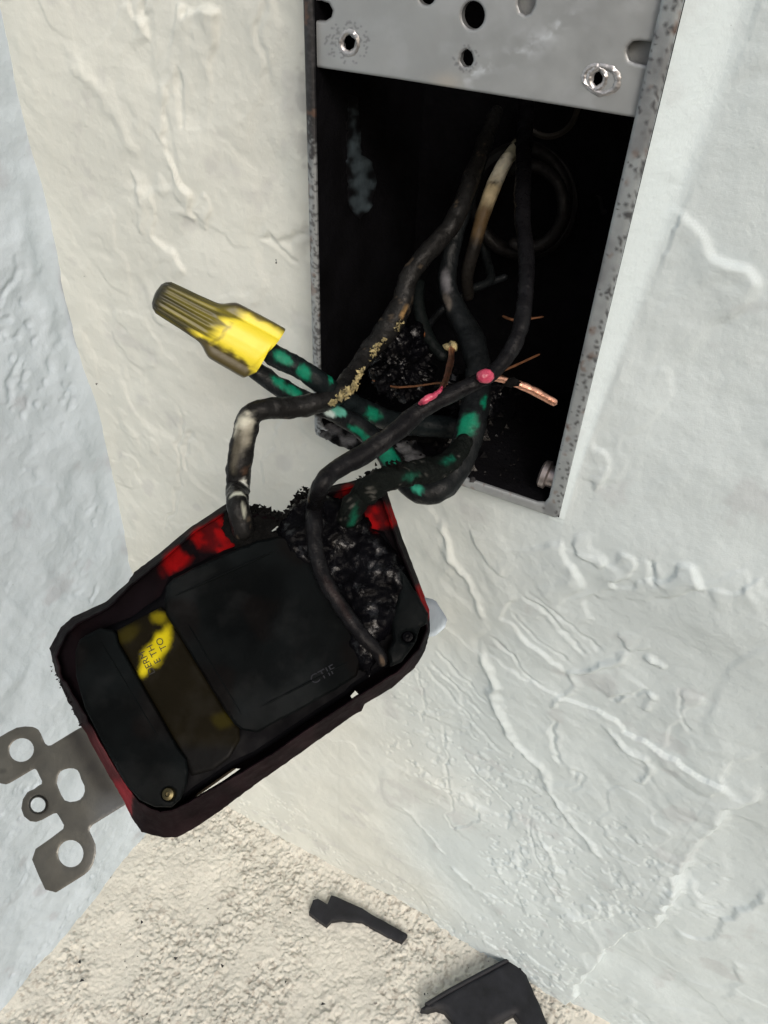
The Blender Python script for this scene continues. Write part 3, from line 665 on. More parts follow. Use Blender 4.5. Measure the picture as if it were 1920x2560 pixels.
lb = [(198,1600),(215,1588),(250,1570),(283,1575),(292,1586),(296,1606),(353,1707),(397,1783),(445,1868),(467,1897),(471,1930),(468,1960),(452,1998),(430,2018),(388,2018),(350,2000),(315,1962),(262,1868),(212,1770),(190,1690),(188,1630)]
slab('end_cover', lb, [circ(422, 1985, 17, 16, 16)], lambda x, y, h: D(x, y, h), 1.9, -3, 10, M_BODY, out, bodycol, bevel=(6, .6), noise=(.07, .03), seed=12)
def labcol(x, y, d):
    c = np.tile(np.array((.007, .0058, .003)), (len(x), 1)); n = .25*fbm(np.c_[x*.04, y*.04, x*0], 3, 151)
    for cx, cy, rx, ry, rot, s in ((400, 1610, 44, 20, -1.1, .95), (362, 1668, 14, 34, .35, .95), (380, 1640, 40, 24, -.9, .9), (398, 1544, 19, 17, 0, .3), (320, 1585, 34, 20, -.5, .03), (560, 1800, 30, 26, 0, .03)):
        u = (x-cx)*math.cos(rot)+(y-cy)*math.sin(rot); w = -(x-cx)*math.sin(rot)+(y-cy)*math.cos(rot)
        c = mixc(c, (.50, .42, .008), s*(1-sstep(.45, 1.35, np.sqrt((u/rx)**2+(w/ry)**2)+n)))
    return mixc(c, (.003, .003, .003), sstep(1845, 1885, y+.0*x))
ls = [(292,1576),(345,1548),(402,1518),(416,1530),(421,1545),(568,1786),(598,1820),(600,1850),(575,1895),(535,1925),(480,1940),(445,1868),(353,1707),(298,1606)]
lab = slab('warning_label', ls, [], lambda x, y, h: D(x, y, h), 1.0, -2.5, 6.5, M_BODY, out, labcol, bevel=(8, .4), seed=14)
tagp(lab, 'scorched label strip with bright yellow patch and black letters')
# its surviving letters
TD = nrm((-.46, -.89))                       # reading direction in the strip, its up side is to the lower left
def letters(txt, px, py, size, rd=None, up=None, h=1.07, mat=None, par=None):
    cu = bpy.data.curves.new('lettering', 'FONT'); cu.body = txt; cu.size = size; cu.extrude = 0.0
    to = bpy.data.objects.new('tmp', cu); col.objects.link(to); bpy.context.view_layer.update()
    me = bpy.data.meshes.new_from_object(to.evaluated_get(bpy.context.evaluated_depsgraph_get()))
    q = np.array([v.co[:] for v in me.vertices]); f = [list(p.vertices) for p in me.polygons]
    bpy.data.objects.remove(to); bpy.data.meshes.remove(me)
    ux, uy = TD; vx, vy = uy, -ux            # up = 90 degrees anticlockwise on the page
    vx, vy = (-.89, .46)
    if rd: (ux, uy), (vx, vy) = rd, up
    X_ = px+q[:, 0]*ux+q[:, 1]*vx; Y_ = py+q[:, 0]*uy+q[:, 1]*vy; n = len(q)
    V = np.vstack([D(X_, Y_, np.full(n, h)), D(X_, Y_, np.full(n, h-.12))]); Fs = f+[[n+i for i in g[::-1]] for g in f]
    return build('lettering', V, Fs, mat or M_INK, par or lab, None, 30, recalc=False, smooth=False)
letters('DERM', 389, 1682, 24); letters('E TH', 403, 1654, 24); letters('TO', 418, 1622, 24)
M_EMB = mk('moulded lettering', (.009, .010, .014), .4, spec=.2)
letters('CTIF', 782, 1712, 34, (.88, -.47), (-.47, -.88), 2.1, M_EMB, out)

# melted end of the body: glossy slag
mo = [(690,1330),(735,1262),(790,1235),(850,1245),(900,1262),(935,1325),(985,1375),(1010,1420),(1030,1470),(1012,1530),(985,1575),(955,1600),(950,1640),(925,1690),(885,1672),(870,1610),(820,1500),(770,1430),(720,1390)]
def mh(x, y): return 2.2+1.3*fbm(np.c_[x*.012, y*.012, x*0], 4, 161)+.2*fbm(np.c_[x*.03, y*.03, x*0], 2, 163)
slab('melted_plastic', mo, [], lambda x, y, h: D(x, y, h), mh, -4, 5.0, M_CHAR, out, jit=6, bevel=(22, 2.5), noise=(.5, .028), seed=17, sharp=80)
rb = [(985,1400),(1015,1440),(1040,1482),(1072,1535),(1068,1560),(1052,1570),(1040,1605),(1005,1655),(975,1668),(968,1630),(982,1600),(975,1550),(990,1510),(1000,1460)]
slab('end_cover', rb, [circ(1020, 1592, 17, 14, 14)], lambda x, y, h: D(x, y, h), 1.9, -3, 9, M_BODY, out, bodycol, bevel=(9, .8), jit=1.5, noise=(.2, .03), seed=19)
mo2 = [(560,1285),(600,1270),(660,1292),(700,1300),(740,1275),(760,1300),(740,1350),(700,1345),(640,1365),(585,1370),(560,1340)]
slab('charred_edge', mo2, [slit3], lambda x, y, h: D(x, y, h), lambda x, y: .3+1.1*fbm(np.c_[x*.03, y*.03, x*0], 3, 171), -5, 6, M_CHARD, out, jit=8, noise=(.4, .1), seed=21, sharp=80)
# jagged flakes along the burnt upper edge and specks of slag
V = []; Fc = []
def flake(c, s, zsq=1.):
    q = np.array([(1, 0, -.4), (-.5, .9, -.4), (-.5, -.9, -.4), (.2, .1, .9)])*rng.uniform(.3, 1.5, (4, 3))*s
    Rm = Matrix.Rotation(random.uniform(0, 6.28), 3, 'Z') @ Matrix.Rotation(random.uniform(0, 6.28), 3, 'X'); q = q @ np.array(Rm).T
    b = len(V); V.extend(list(q+c)); Fc.extend([(b, b+1, b+2), (b, b+3, b+1), (b+1, b+3, b+2), (b+2, b+3, b)])
edge = catmull([(580, 1262, 0), (620, 1268, 0), (670, 1276, 0), (690, 1290, 0), (715, 1283, 0), (735, 1258, 0), (750, 1236, 0), (775, 1226, 0)], 4)
for e in edge:
    for k in range(4): flake(D(e[0]+random.gauss(0, 3), e[1]+random.gauss(1, 5), random.uniform(-5, 1)), random.uniform(.2, .75))
for e in catmull([(925, 1190, 0), (945, 1180, 0), (960, 1185, 0), (990, 1170, 0)], 4):
    pass
for (a, b, n_) in (((130, 1665), (205, 1812), 45),):
    for k in range(n_):
        t = random.random(); flake(D(a[0]+(b[0]-a[0])*t+random.gauss(-2, 2), a[1]+(b[1]-a[1])*t+random.gauss(0, 2), random.uniform(-10, -4)), random.uniform(.1, .35))
o = build('char_flakes', V, Fc, M_CHARD, out, None, 20); o['kind'] = 'stuff'
# cover screws
def dscrew(px, py, h, r, mat, name='screw'):
    c = D(px, py, h); v, f = lathe_pts(c, DN, [(-1.5, r), (.2, r), (.55, r*.8), (.7, r*.35), (.45, r*.3), (.4, .05)], 20)
    return build(name, v, f, mat, out)
dscrew(422, 1985, 1.2, 1.35, M_SCREW); dscrew(1020, 1592, .6, 1.2, M_CHAR)
# raised seams on the cover
def seam(a, b, h, r, mat=M_BODY): return tube('moulded_rib', [(D(*a, h), r), (D((a[0]+b[0])/2, (a[1]+b[1])/2, h), r), (D(*b, h), r)], mat, out, base=GREY, n=10, step=1.5, bump=(.02, .5))
seam((470, 1560), (610, 1795), 1.95, .12); seam((655, 1820), (862, 1702), 1.6, .2); seam((250, 1600), (400, 1850), 1.9, .10)
seam((650, 1768), (870, 1655), 1.95, .22); seam((432, 1492), (700, 1372), 1.9, .18)
# metal mounting strap with its ears
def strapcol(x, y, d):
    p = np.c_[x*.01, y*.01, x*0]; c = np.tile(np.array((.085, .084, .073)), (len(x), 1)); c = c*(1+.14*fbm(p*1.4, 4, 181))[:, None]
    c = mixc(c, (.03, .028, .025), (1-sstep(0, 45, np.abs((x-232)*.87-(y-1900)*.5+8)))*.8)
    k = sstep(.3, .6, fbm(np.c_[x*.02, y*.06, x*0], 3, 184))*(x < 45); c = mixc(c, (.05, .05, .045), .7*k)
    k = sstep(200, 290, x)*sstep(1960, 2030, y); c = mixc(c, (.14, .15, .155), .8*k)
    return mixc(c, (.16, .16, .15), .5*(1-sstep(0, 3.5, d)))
SO = [(215,1812),(190,1825),(128,1863),(120,1864),(113,1859),(108,1848),(102,1834),(96,1824),(89,1820),(81,1817),(63,1816),(42,1819),(20,1830),(0,1842),(-25,1856),(-40,1880),(-32,1930),(-12,1954),(0,1958),(15,1961),(24,1958),
 (50,1943),(80,1925),(87,1922),(92,1926),(105,1953),(104,1960),(96,1964),(86,1972),(69,1980),(57,1998),(53,2021),(60,2041),(75,2053),(90,2055),(105,2050),(134,2034),(142,2033),(147,2040),(160,2063),(158,2072),(125,2097),(89,2122),(80,2149),(97,2190),(113,2224),
 (140,2231),(149,2226),(211,2187),(224,2175),(233,2160),(240,2133),(239,2111),(231,2093),(224,2078),(225,2071),(232,2062),(297,2022),(340,1995),(330,1900),(300,1800)]
H3 = [(151,1929),(160,1924),(172,1921),(184,1921),(193,1925),(198,1932),(203,1948),(211,1965),(212,1978),(208,1990),(200,1999),(190,2003),(175,2005),(162,2001),(153,1987),(146,1970),(142,1958),(145,1940)]
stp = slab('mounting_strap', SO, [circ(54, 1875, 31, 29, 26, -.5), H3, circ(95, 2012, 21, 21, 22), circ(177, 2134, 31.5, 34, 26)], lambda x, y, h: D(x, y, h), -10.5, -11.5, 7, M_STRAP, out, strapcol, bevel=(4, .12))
V = []; m = 30                               # threaded collar
for k, (r, h) in enumerate(((24, -10.5), (23, -10.2), (20.5, -10.0), (18.6, -10.3), (18.2, -12.6), (21.5, -12.6))):
    q = np.array(circ(95, 2012, r, r, m)); V += list(D(q[:, 0], q[:, 1], np.full(m, h)))
Fc = [(a*m+i, a*m+(i+1) % m, (a+1)*m+(i+1) % m, (a+1)*m+i) for a in range(5) for i in range(m)]
build('threaded_collar', V, Fc, mk('dark worn steel', (.05, .05, .048), .4, metal=.7), stp)
slab('strap_ear', [(1050,1490),(1082,1498),(1090,1503),(1114,1540),(1118,1550),(1113,1568),(1088,1590),(1074,1592),(1050,1600)], [], lambda x, y, h: D(x, y, h), -9.5, -10.6, 8, M_PLATE, out, lambda x, y, d: np.tile((.20, .24, .27), (len(x), 1)), bevel=(4, .15))

# ================================================================== THE WIRES
def wp(pt, rpx):                            # radius given in photo pixels, turned into mm at the point's depth
    return (pt, rpx*px2mm(pt))
BLK = (.0055, .0055, .0065); GRN = (.005, .15, .085); CRM = (.60, .54, .36)
def sp(px, py, y, al, ac, c, soft=.3): q = Y(px, py, y); k = px2mm(q); return (q, al*k, ac*k, c, soft)
def spd(px, py, h, al, ac, c, soft=.18): q = D(px, py, h); k = px2mm(q); return (q, al*k, ac*k, c, soft)
wires = []
# long black wire
P1 = [wp(Y(1318, 240, 47), 19), wp(Y(1312, 330, 38), 20), wp(Y(1308, 430, 26), 20), wp(Y(1306, 540, 14), 20), wp(Y(1316, 640, 4), 20), wp(Y(1314, 740, -4), 20), wp(Y(1298, 830, -10), 20),
      wp(Y(1262, 900, -15), 20), wp(Y(1215, 942, -19), 20), wp(Y(1150, 975, -23), 21), wp(Y(1060, 1020, -29), 23), wp(Y(985, 1083, -35), 25), wp(Y(900, 1140, -41), 25.5), wp(Y(832, 1180, -46), 24), wp(Y(800, 1220, -49), 22.5), wp(D(787, 1262, 5), 22),
      wp(D(785, 1310, 5.5), 21), wp(D(787, 1360, 5.5), 20.5), wp(D(795, 1405, 5.5), 20), wp(D(814, 1455, 5), 20), wp(D(841, 1500, 4.8), 19.5), wp(D(874, 1548, 4.5), 19), wp(D(908, 1592, 4), 18.5), wp(D(937, 1620, 3.2), 17), wp(D(953, 1648, 2), 15), wp(D(954, 1664, .8), 12)]
w1 = tube('black_wire', P1, M_WIRE, None, BLK, [spd(845, 1500, 5, 60, 9, (.016, .011, .011), .6), spd(957, 1655, 3, 16, 5, (.07, .05, .035), .5), sp(770, 1240, -46, 20, 6, (.14, .09, .05), .4)], seed=1, bump=(.13, .5))
tagp(w1, 'long smooth black wire looping from the box down across the burnt outlet', 'wire')
q = Y(1213, 941, -22); lump('molten_bead', q, (1.7, 1.25, 1.3), M_PINK, w1, .12, .6, 3, 4, axes=M.T)
tube('molten_bead', [wp(Y(1046, 1009, -31), 5), wp(Y(1060, 1003, -31.3), 9), wp(Y(1078, 993, -30.6), 8), wp(Y(1096, 979, -28.5), 5), wp(Y(1106, 966, -25), 3)], M_PINK, w1, (1, 1, 1), n=16, bump=(.2, 1.2), step=.25)
# charred white wire
P2 = [wp(D(612, 1350, 2), 26), wp(D(605, 1310, 3.5), 28), wp(D(595, 1260, 4.5), 28), wp(Y(594, 1220, -41), 29), wp(Y(600, 1150, -38), 31), wp(Y(612, 1085, -35), 31), wp(Y(628, 1040, -33), 29), wp(Y(665, 1022, -30), 27), wp(Y(720, 1020, -26), 26), wp(Y(790, 1008, -21), 28), wp(Y(850, 978, -15), 27),
      wp(Y(885, 930, -8), 22), wp(Y(925, 875, -1), 24), wp(Y(975, 815, 3), 30), wp(Y(1005, 760, 6), 27), wp(Y(1020, 700, 9), 25), wp(Y(1060, 640, 13), 24), wp(Y(1112, 585, 18), 23), wp(Y(1150, 520, 23), 22), wp(Y(1178, 445, 29), 21), wp(Y(1210, 355, 37), 19), wp(Y(1245, 270, 47), 17)]
w2 = tube('white_wire', P2, M_WIRE, None, (.010, .010, .010), [sp(612, 1052, -34, 34, 22, (.50, .50, .42), .5), sp(618, 1090, -35, 30, 14, (.22, .21, .17), .6), sp(590, 1125, -38, 60, 9, (.07, .065, .05), .7), sp(612, 1215, -41, 6, 12, (.7, .72, .66), .4),
     spd(596, 1255, 4.5, 8, 22, (.45, .47, .40), .4), spd(610, 1275, 4.5, 20, 6, (.35, .36, .30), .5), sp(612, 1180, -40, 9, 10, (.05, .03, .02), .5), sp(1010, 780, 4, 18, 5, (.25, .16, .07), .4)], seed=2, bump=(.24, .6), flecks=[((.05, .04, .03), .75, .6)])
tagp(w2, 'scorched white wire bent in a square hook above the left of the outlet', 'wire')
V = []; Fc = []                              # pale crust where the white insulation cracked
for e in catmull([(1005, 800, 2), (985, 830, 0), (960, 850, -2), (935, 880, -5), (925, 905, -7), (900, 930, -12), (885, 965, -17), (858, 985, -20), (835, 1005, -24), (812, 1020, -26)], 3):
    a = .65+.4*(e[1] > 930)
    if fbm(np.array([e[0]*.05, e[1]*.05, 2.]), 2, 3) < -.25: continue
    for k in range(5): flake(Y(e[0]+random.gauss(0, 4.5), e[1]+random.gauss(0, 4.5), e[2]-1.0*(e[1] > 860)+random.uniform(-.2, .6)), random.choice((.12, .2, .35, .75))*a)
build('pale_crust', V, Fc, M_CREAM, w2, None, 30)
# second white wire, deep in the box
P4 = [wp(Y(1300, 345, 49), 14), wp(Y(1283, 378, 43), 16), wp(Y(1255, 420, 37), 18), wp(Y(1228, 480, 32), 19), wp(Y(1205, 545, 28), 18), wp(Y(1185, 620, 25), 17), wp(Y(1168, 690, 24), 16), wp(Y(1172, 750, 26), 14)]
w4 = tube('white_wire', P4, M_WIRE, None, (.012, .011, .010), [sp(1278, 385, 42, 34, 40, (.50, .48, .34), .4), sp(1248, 430, 36, 46, 40, (.85, .82, .66), .4), sp(1222, 500, 31, 44, 34, (.45, .38, .24), .5), sp(1208, 550, 28, 46, 26, (.09, .06, .03), .6)], seed=4, bump=(.06, .4))
tagp(w4, 'short cream coloured wire leaving the cable hub at the back of the box', 'wire')
# green pair to the wire nut
P5 = [wp(Y(640, 868, -21.5), 24), wp(Y(690, 890, -20.5), 27), wp(Y(740, 917, -19.5), 26), wp(Y(790, 948, -19), 26), wp(Y(845, 985, -15), 25), wp(Y(905, 1022, -10), 25), wp(Y(965, 1048, -5), 27), wp(Y(1040, 1062, 0), 28), wp(Y(1110, 1068, 4), 28), wp(Y(1175, 1075, 7), 24)]
g1 = tube('green_wire', P5, M_WIRE, None, (.007, .010, .011), [sp(712, 897, -20, 24, 15, GRN), sp(770, 938, -18.5, 18, 18, GRN), sp(826, 942, -17, 10, 14, GRN, .3), sp(918, 1030, -9, 26, 14, GRN)], seed=5, bump=(.24, .6))
tagp(g1, 'scorched green wire, upper one leaving the yellow wire nut and ending inside the box', 'wire', 'green earth wires')
P6 = [wp(Y(618, 908, -21.5), 22), wp(Y(655, 938, -21), 24), wp(Y(700, 968, -20.5), 25), wp(Y(750, 995, -19.5), 24), wp(Y(815, 1022, -18), 24), wp(Y(870, 1050, -15), 25), wp(Y(920, 1085, -14), 26), wp(Y(965, 1135, -16), 27), wp(Y(1005, 1190, -19), 30),
      wp(Y(1045, 1226, -21), 30), wp(Y(1085, 1228, -20), 33), wp(Y(1125, 1195, -16), 35), wp(Y(1158, 1130, -10), 37), wp(Y(1180, 1055, -5), 37), wp(Y(1192, 980, 1), 34), wp(Y(1195, 915, 6), 33), wp(Y(1178, 845, 11), 32), wp(Y(1140, 775, 15), 27), wp(Y(1118, 705, 18), 24),
      wp(Y(1130, 620, 22), 22), wp(Y(1155, 540, 27), 20), wp(Y(1190, 430, 35), 18), wp(Y(1235, 300, 47), 16)]
g2 = tube('green_wire', P6, M_WIRE, None, (.0075, .009, .010), [sp(700, 957, -20.5, 22, 12, GRN), sp(735, 978, -20, 22, 14, GRN), sp(838, 1022, -17, 22, 12, (.10, .36, .28), .3), sp(815, 1030, -18, 14, 8, (.4, .5, .48), .3), sp(905, 1088, -14, 45, 10, GRN), sp(975, 1145, -17, 34, 22, GRN),
     sp(1046, 1222, -22, 16, 13, (.03, .28, .19)), sp(1166, 1065, -7, 28, 22, GRN), sp(1150, 1110, -9, 30, 16, GRN), sp(1209, 1012, -2, 22, 8, GRN), sp(1116, 712, 18, 26, 12, (.10, .10, .11), .6), sp(1120, 760, 15, 20, 10, (.09, .08, .07), .5)], seed=6, bump=(.2, .5))
tagp(g2, 'scorched green wire, lower one leaving the yellow wire nut, looping under the box edge', 'wire', 'green earth wires')
P7 = [wp(D(868, 1320, 3), 26), wp(D(880, 1275, 5), 30), wp(D(905, 1238, 5), 33), wp(Y(945, 1208, -36), 32), wp(Y(1000, 1188, -31), 31), wp(Y(1060, 1178, -25), 30), wp(Y(1110, 1162, -19), 28), wp(Y(1145, 1130, -14), 24), wp(Y(1165, 1095, -9), 20)]
g3 = tube('green_wire', P7, M_BURNT, None, (.005, .0065, .006), [spd(885, 1290, 5, 40, 9, (.004, .06, .035), .6), sp(1010, 1195, -31, 26, 10, (.01, .07, .045), .6), sp(1120, 1150, -20, 26, 10, (.005, .08, .05), .6)], seed=7, bump=(.42, .8), flecks=[((.06, .06, .055), .8, 1.0)])
tagp(g3, 'thick crusted and charred green wire joining the top of the burnt outlet', 'wire', 'green earth wires')
V = []; Fc = []
for e in catmull([(900, 1205, 0), (925, 1192, 0), (945, 1182, 0), (965, 1178, 0), (985, 1168, 0), (1010, 1160, 0)], 4):
    for k in range(4): flake(Y(e[0]+random.gauss(0, 4), e[1]-5+random.gauss(0, 7), -33), random.uniform(.2, .7))
build('char_flakes', V, Fc, M_CHARD, g3, None, 20)
# thin dark wires inside
P8 = [wp(Y(1052, 700, 26), 14), wp(Y(1045, 745, 22), 15), wp(Y(1056, 805, 18), 16), wp(Y(1080, 860, 15), 16), wp(Y(1115, 900, 13), 14)]
w8 = tube('thin_wire', P8, M_WIRE, None, (.006, .008, .008), [sp(1056, 838, 17, 14, 8, (.35, .12, .04), .3)], seed=8)
tagp(w8, 'thin burnt dark wire with an orange blister behind the charred lump', 'wire')
P9 = [wp(Y(1215, 470, 46), 10), wp(Y(1200, 560, 44), 11), wp(Y(1215, 640, 42), 11), wp(Y(1225, 700, 36), 11), wp(Y(1170, 725, 30), 9)]
w9 = tube('thin_wire', P9, M_WIRE, None, (.009, .011, .012), [], seed=9)
tagp(w9, 'thin sooty wire curling across the back of the box beside the hub', 'wire')
for i, (px, py, rr, yy, lab_) in enumerate(((1300, 500, 118, 44, 'wide loop of sooty wire coiled round the hub at the back of the box'), (1318, 515, 92, 40, 'tighter loop of sooty wire coiled inside the hub at the back of the box'))):
    tagp(tube('coiled_wire', [wp(Y(px+rr*math.cos(t), py+rr*1.12*math.sin(t), yy-3*k/8), 15) for k, t in enumerate(np.linspace(-1.9-i*.3, 2.6-i*.5, 9))], M_WIRE, None, (.010, .0095, .0095), seed=40+i), lab_, 'wire')
tagp(tube('thin_wire', [wp(Y(1040, 850, 20), 9), wp(Y(1110, 770, 30), 9), wp(Y(1190, 720, 36), 9), wp(Y(1270, 690, 40), 8)], M_WIRE, None, (.012, .014, .016), seed=44), 'thin sooty wire running across the box behind the middle wires', 'wire')
tagp(tube('thin_wire', [wp(Y(940, 1075, 3.5), 13), wp(Y(1010, 1050, 9), 14), wp(Y(1100, 1052, 12), 14), wp(Y(1180, 1062, 12), 13)], M_WIRE, None, (.008, .008, .009), seed=45), 'blackened wire lying low across the floor of the box', 'wire')
# bare copper
cp = tube('copper_end', [wp(Y(1130, 862, -1), 9), wp(Y(1127, 900, -6), 8.5), wp(Y(1116, 945, -13), 8), wp(Y(1100, 975, -21), 5), wp(Y(1070, 1000, -29), 3.5)], M_COPPER, None, (1, 1, 1), seed=10, n=14, bump=(.10, 1.2))
tagp(cp, 'short upright bare copper wire end with a pale tip in the middle of the box', 'copper wire')
lump('pale_tip', Y(1128, 866, -2), (1.6, 1.1, 1.1), M_CREAM, cp, .35, .9, 4, 3, axes=M.T)
cp2 = tube('copper_end', [wp(Y(1222, 944, -17), 7), wp(Y(1250, 947, -15), 9), wp(Y(1280, 957, -13), 9), wp(Y(1300, 962, -12), 10.5), wp(Y(1345, 983, -10), 10.5), wp(Y(1392, 1010, -8), 9)], M_COPPER, None, (1, 1, 1), seed=11, n=16, bump=(.08, 1.0))
tagp(cp2, 'thick bright bare copper wire end pointing to the lower right from the pink bead', 'copper wire')
lump('char_bead', Y(1276, 957, -13.5), (1.6, 1.0, 1.1), M_CHARD, cp2, .4, .9, 8, 3, axes=M.T)
cs = tube('copper_strand', [wp(Y(930, 950, 0), 2.5), wp(Y(985, 967, -1), 2.8), wp(Y(1040, 965, -1), 2.6), wp(Y(1090, 958, -2), 2.6), wp(Y(1120, 960, -6), 2.4)], M_COPDULL, None, (1, 1, 1), seed=12, n=8, bump=(.03, 1))
tagp(cs, 'hair thin copper strand lying across the charred lump', 'copper wire')
cs2 = tube('copper_strand', [wp(Y(1225, 940, -8), 3.2), wp(Y(1285, 915, -2), 3.2), wp(Y(1350, 885, 6), 2.6)], M_COPDULL, None, (1, 1, 1), seed=13, n=8, bump=(.03, 1))
tagp(cs2, 'thin dull copper strand pointing to the upper right behind the pink bead', 'copper wire')
cs3 = tube('copper_strand', [wp(Y(1255, 790, 14), 3.2), wp(Y(1290, 800, 12), 4), wp(Y(1360, 792, 16), 2.6)], M_COPDULL, None, (1, 1, 1), seed=14, n=8, bump=(.05, 1))
tagp(cs3, 'thin dull copper strand lying level behind the long black wire', 'copper wire')
# charred lump of melted insulation
ch = lump('charred_lump', Y(1000, 915, 6), (8.4, 8.8, 7.0), M_CHAR, None, .38, .16, 3, 6, axes=M.T)
tagp(ch, 'glossy black lump of melted insulation hanging at the left of the box opening', 'charred lump')
ch2 = lump('charred_lump', Y(1185, 985, 12), (6.4, 4.6, 5.0), M_CHAR, None, .4, .4, 9, 5, axes=M.T)
tagp(ch2, 'small crusted black lump of melted insulation behind the pink bead', 'charred lump')
ch3 = lump('charred_lump', Y(1060, 1085, 14), (10.5, 4.4, 6.0), M_CHARD, None, .3, .4, 12, 5, axes=M.T)
tagp(ch3, 'wide dull black lump of burnt insulation on the floor of the box', 'charred lump')

# ================================================================== WIRE NUT
a = Y(388, 733, -30.); b = Y(662, 884, -20.5); axis = nrm(b-a); Ln = np.linalg.norm(b-a); k = px2mm((a+b)/2)
view = nrm(CAM-(a+b)/2); view = nrm(view-view.dot(axis)*axis); side = np.cross(axis, view)
prof = [(0, 8), (.012, 26), (.035, 36), (.07, 41), (.15, 43), (.30, 46), (.44, 50), (.50, 53), (.56, 55), (.62, 56), (.70, 57), (.80, 58), (.9, 59), (.985, 59), (1.0, 57), (1.0, 50), (.9, 47)]
P_ = []
for i in range(len(prof)-1):
    for j in range(4): t = j/4; P_.append((prof[i][0]*(1-t)+prof[i+1][0]*t, prof[i][1]*(1-t)+prof[i+1][1]*t, i))
P_.append((*prof[-1], 15)); NN = 160; V = []; Cc = []
th = np.linspace(0, 2*math.pi, NN, endpoint=False)
for t, r, i in P_:
    rib = 1+.045*np.cos(th*18)*(sstep(.03, .08, t)*(1-sstep(.45, .54, t)))
    wing = sstep(.46, .62, t)*(0 if i >= 14 else 1)
    cw = np.abs(np.cos(th))                   # th = 0 is the side direction, 90 degrees faces the camera
    rr = r*rib+wing*(22*sstep(.80, .95, cw))+wing*(-7*(1-sstep(.1, .8, cw)))
    skew = -.06*np.cos(th)*wing*sstep(.8, 1, t)  # the mouth is cut a little askew
    V += list(a+axis*((t+skew)*Ln)[:, None]*1.0+(np.cos(th)*rr*k)[:, None]*side+(np.sin(th)*rr*k)[:, None]*view)
V = np.array(V); rel = (V-a); T_ = rel @ axis/Ln; Sx = rel @ side/k; Vx = rel @ view/k
n = fbm(V*.5, 4, 201); yl = np.array((.78, .66, .045)); c = np.tile(yl, (len(V), 1))
stre = fbm(np.c_[np.tile(np.cos(th)*4, len(P_)), np.tile(np.sin(th)*4, len(P_)), np.repeat([p[0]*2 for p in P_], NN)], 3, 203)
dirt = 1-sstep(.46, .60, T_+.13*np.clip(Sx/60*np.sign(side @ M[:, 1]), -1, 1)+.10*stre)
c = mixc(c, (.035, .033, .014), np.clip(dirt*(.93+.12*stre), 0, .985))
tipd = 1-sstep(.02, .12, T_+.03*n); c = mixc(c, (.012, .012, .010), .85*tipd)
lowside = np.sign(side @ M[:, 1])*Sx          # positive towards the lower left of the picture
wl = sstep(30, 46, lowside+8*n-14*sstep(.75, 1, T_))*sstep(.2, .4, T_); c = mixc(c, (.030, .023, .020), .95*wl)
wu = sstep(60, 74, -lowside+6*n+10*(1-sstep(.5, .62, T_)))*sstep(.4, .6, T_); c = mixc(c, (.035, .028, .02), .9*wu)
cr = (1-sstep(0, 7, np.abs(T_*300-(182+.25*(-lowside)+6*n))))*(Vx > 0)*(lowside < 48)*(lowside > -30); c = mixc(c, (.16, .13, .03), .6*cr)
m = len(P_); Fc = [(i*NN+j, i*NN+(j+1) % NN, (i+1)*NN+(j+1) % NN, (i+1)*NN+j) for i in range(m-1) for j in range(NN)]
Fc += [tuple(range(NN)), tuple((m-1)*NN+j for j in range(NN))]
wn_ = build('wire_nut', V, Fc, M_NUT, None, c, 45)
tagp(wn_, 'yellow plastic wire nut with soot blackened ribbed tip capping two green wires', 'wire nut')

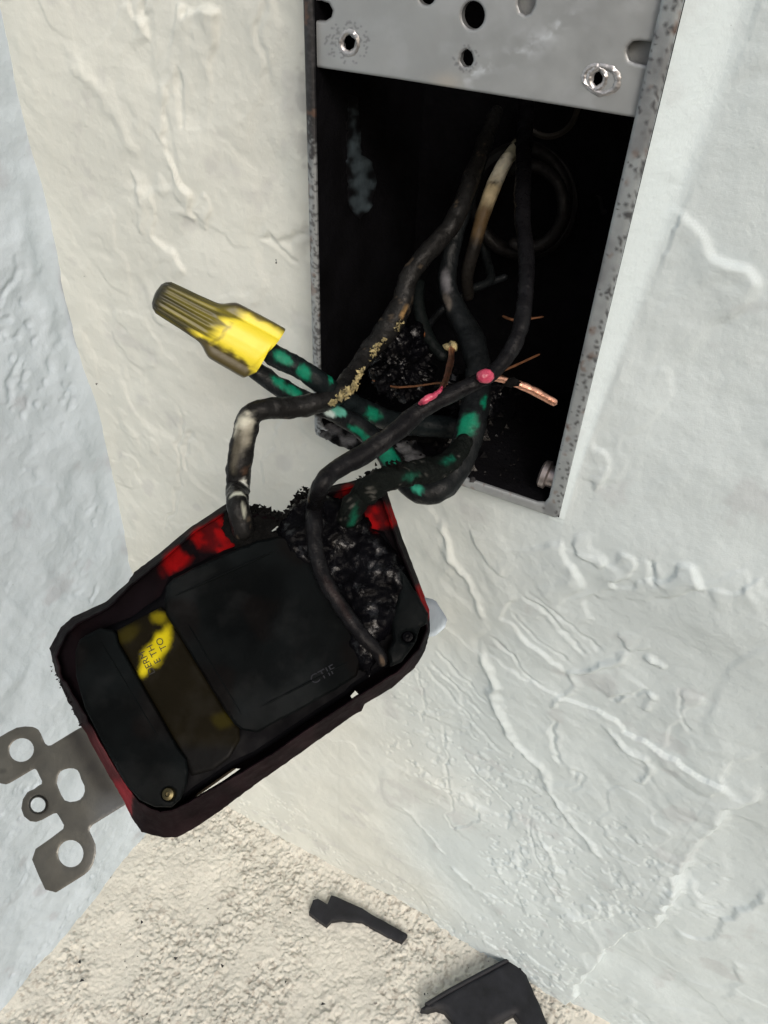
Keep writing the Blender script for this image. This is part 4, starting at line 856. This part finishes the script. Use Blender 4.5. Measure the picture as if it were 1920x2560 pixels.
# ================================================================== DEBRIS ON THE LEDGE
def FP(x, y, h): return on_axis(2, FZ+2.2, x, y)+np.c_[0*h, 0*h, h]
s1 = slab('plastic_shard', [(773,2283),(782,2252),(795,2248),(818,2262),(828,2240),(842,2244),(905,2272),(930,2288),(1015,2335),(1018,2340),(1005,2358),(960,2336),(905,2305),(850,2300),(828,2304),(816,2316)], [], FP, 1.2, -3, 6, M_SHARD, None, bevel=(3, .4), jit=.6, noise=(.15, .05), seed=31)
tagp(s1, 'narrow matt black plastic sliver lying on the rough cream ledge', 'plastic shard')
br = empty('broken_bracket', on_axis(2, FZ, np.array(1230.), np.array(2500.)), 'large broken black plastic corner piece lying at the bottom edge of the cream ledge', 'plastic bracket')
slab('bracket_panel', [(1052,2530),(1064,2520),(1110,2490),(1150,2468),(1270,2405),(1290,2408),(1301,2420),(1345,2520),(1395,2640),(1330,2640),(1312,2590),(1285,2542),(1230,2570),(1200,2640),(1120,2640),(1130,2560),(1110,2535),(1090,2528),(1070,2533)], [], FP, 5.5, -3, 9, M_SHARD, br, bevel=(14, 1.6), jit=1.5, noise=(.2, .03), seed=33)
slab('bracket_lip', [(1060,2519),(1110,2488),(1150,2466),(1268,2404),(1274,2412),(1155,2476),(1115,2498),(1068,2526)], [], FP, 6.6, 3, 6, M_SHARD, br, bevel=(4, .5), seed=35)
# loose black crumbs: on the ledge, each a real chip
def chips(name, pts, label, lo, hi, mat):
    global V, Fc
    V = []; Fc = []
    for p in pts: flake(p, random.uniform(lo, hi))
    o = build(name, V, Fc, mat, None, None, 20); tagp(o, label, 'crumbs', None, 'stuff'); return o
pts = []
for k in range(95):
    x, y = random.uniform(80, 1450), random.uniform(2080, 2560)
    q = on_axis(2, FZ+2.3, np.array(x), np.array(y))
    if q[0] < XL+3 or q[1] > 9: continue
    pts.append(q)
chips('soot_crumbs', pts, 'scattered tiny black burnt crumbs on the cream ledge', .15, .55, M_SHARD)
big = [(726, 2282), (555, 2415), (205, 2450), (200, 2405), (440, 2395), (355, 2305), (715, 2455), (808, 2510), (1225, 2220)]
chips('soot_crumbs', [on_axis(2, FZ+2.6, np.array(float(x)), np.array(float(y))) for x, y in big[:8]], 'few larger black burnt crumbs on the cream ledge', .8, 1.3, M_SHARD)
chips('soot_crumbs', [Y(float(x), float(y), 10.5) for x, y in ((690, 650), (691, 657), (210, 690), (240, 960), (1597, 815), (1600, 1820), (1690, 1430), (1640, 1560), (1920, 1935))], 'tiny black soot specks stuck on the white plaster wall', .25, .5, M_SHARD)
print('scene built', len(bpy.data.objects))
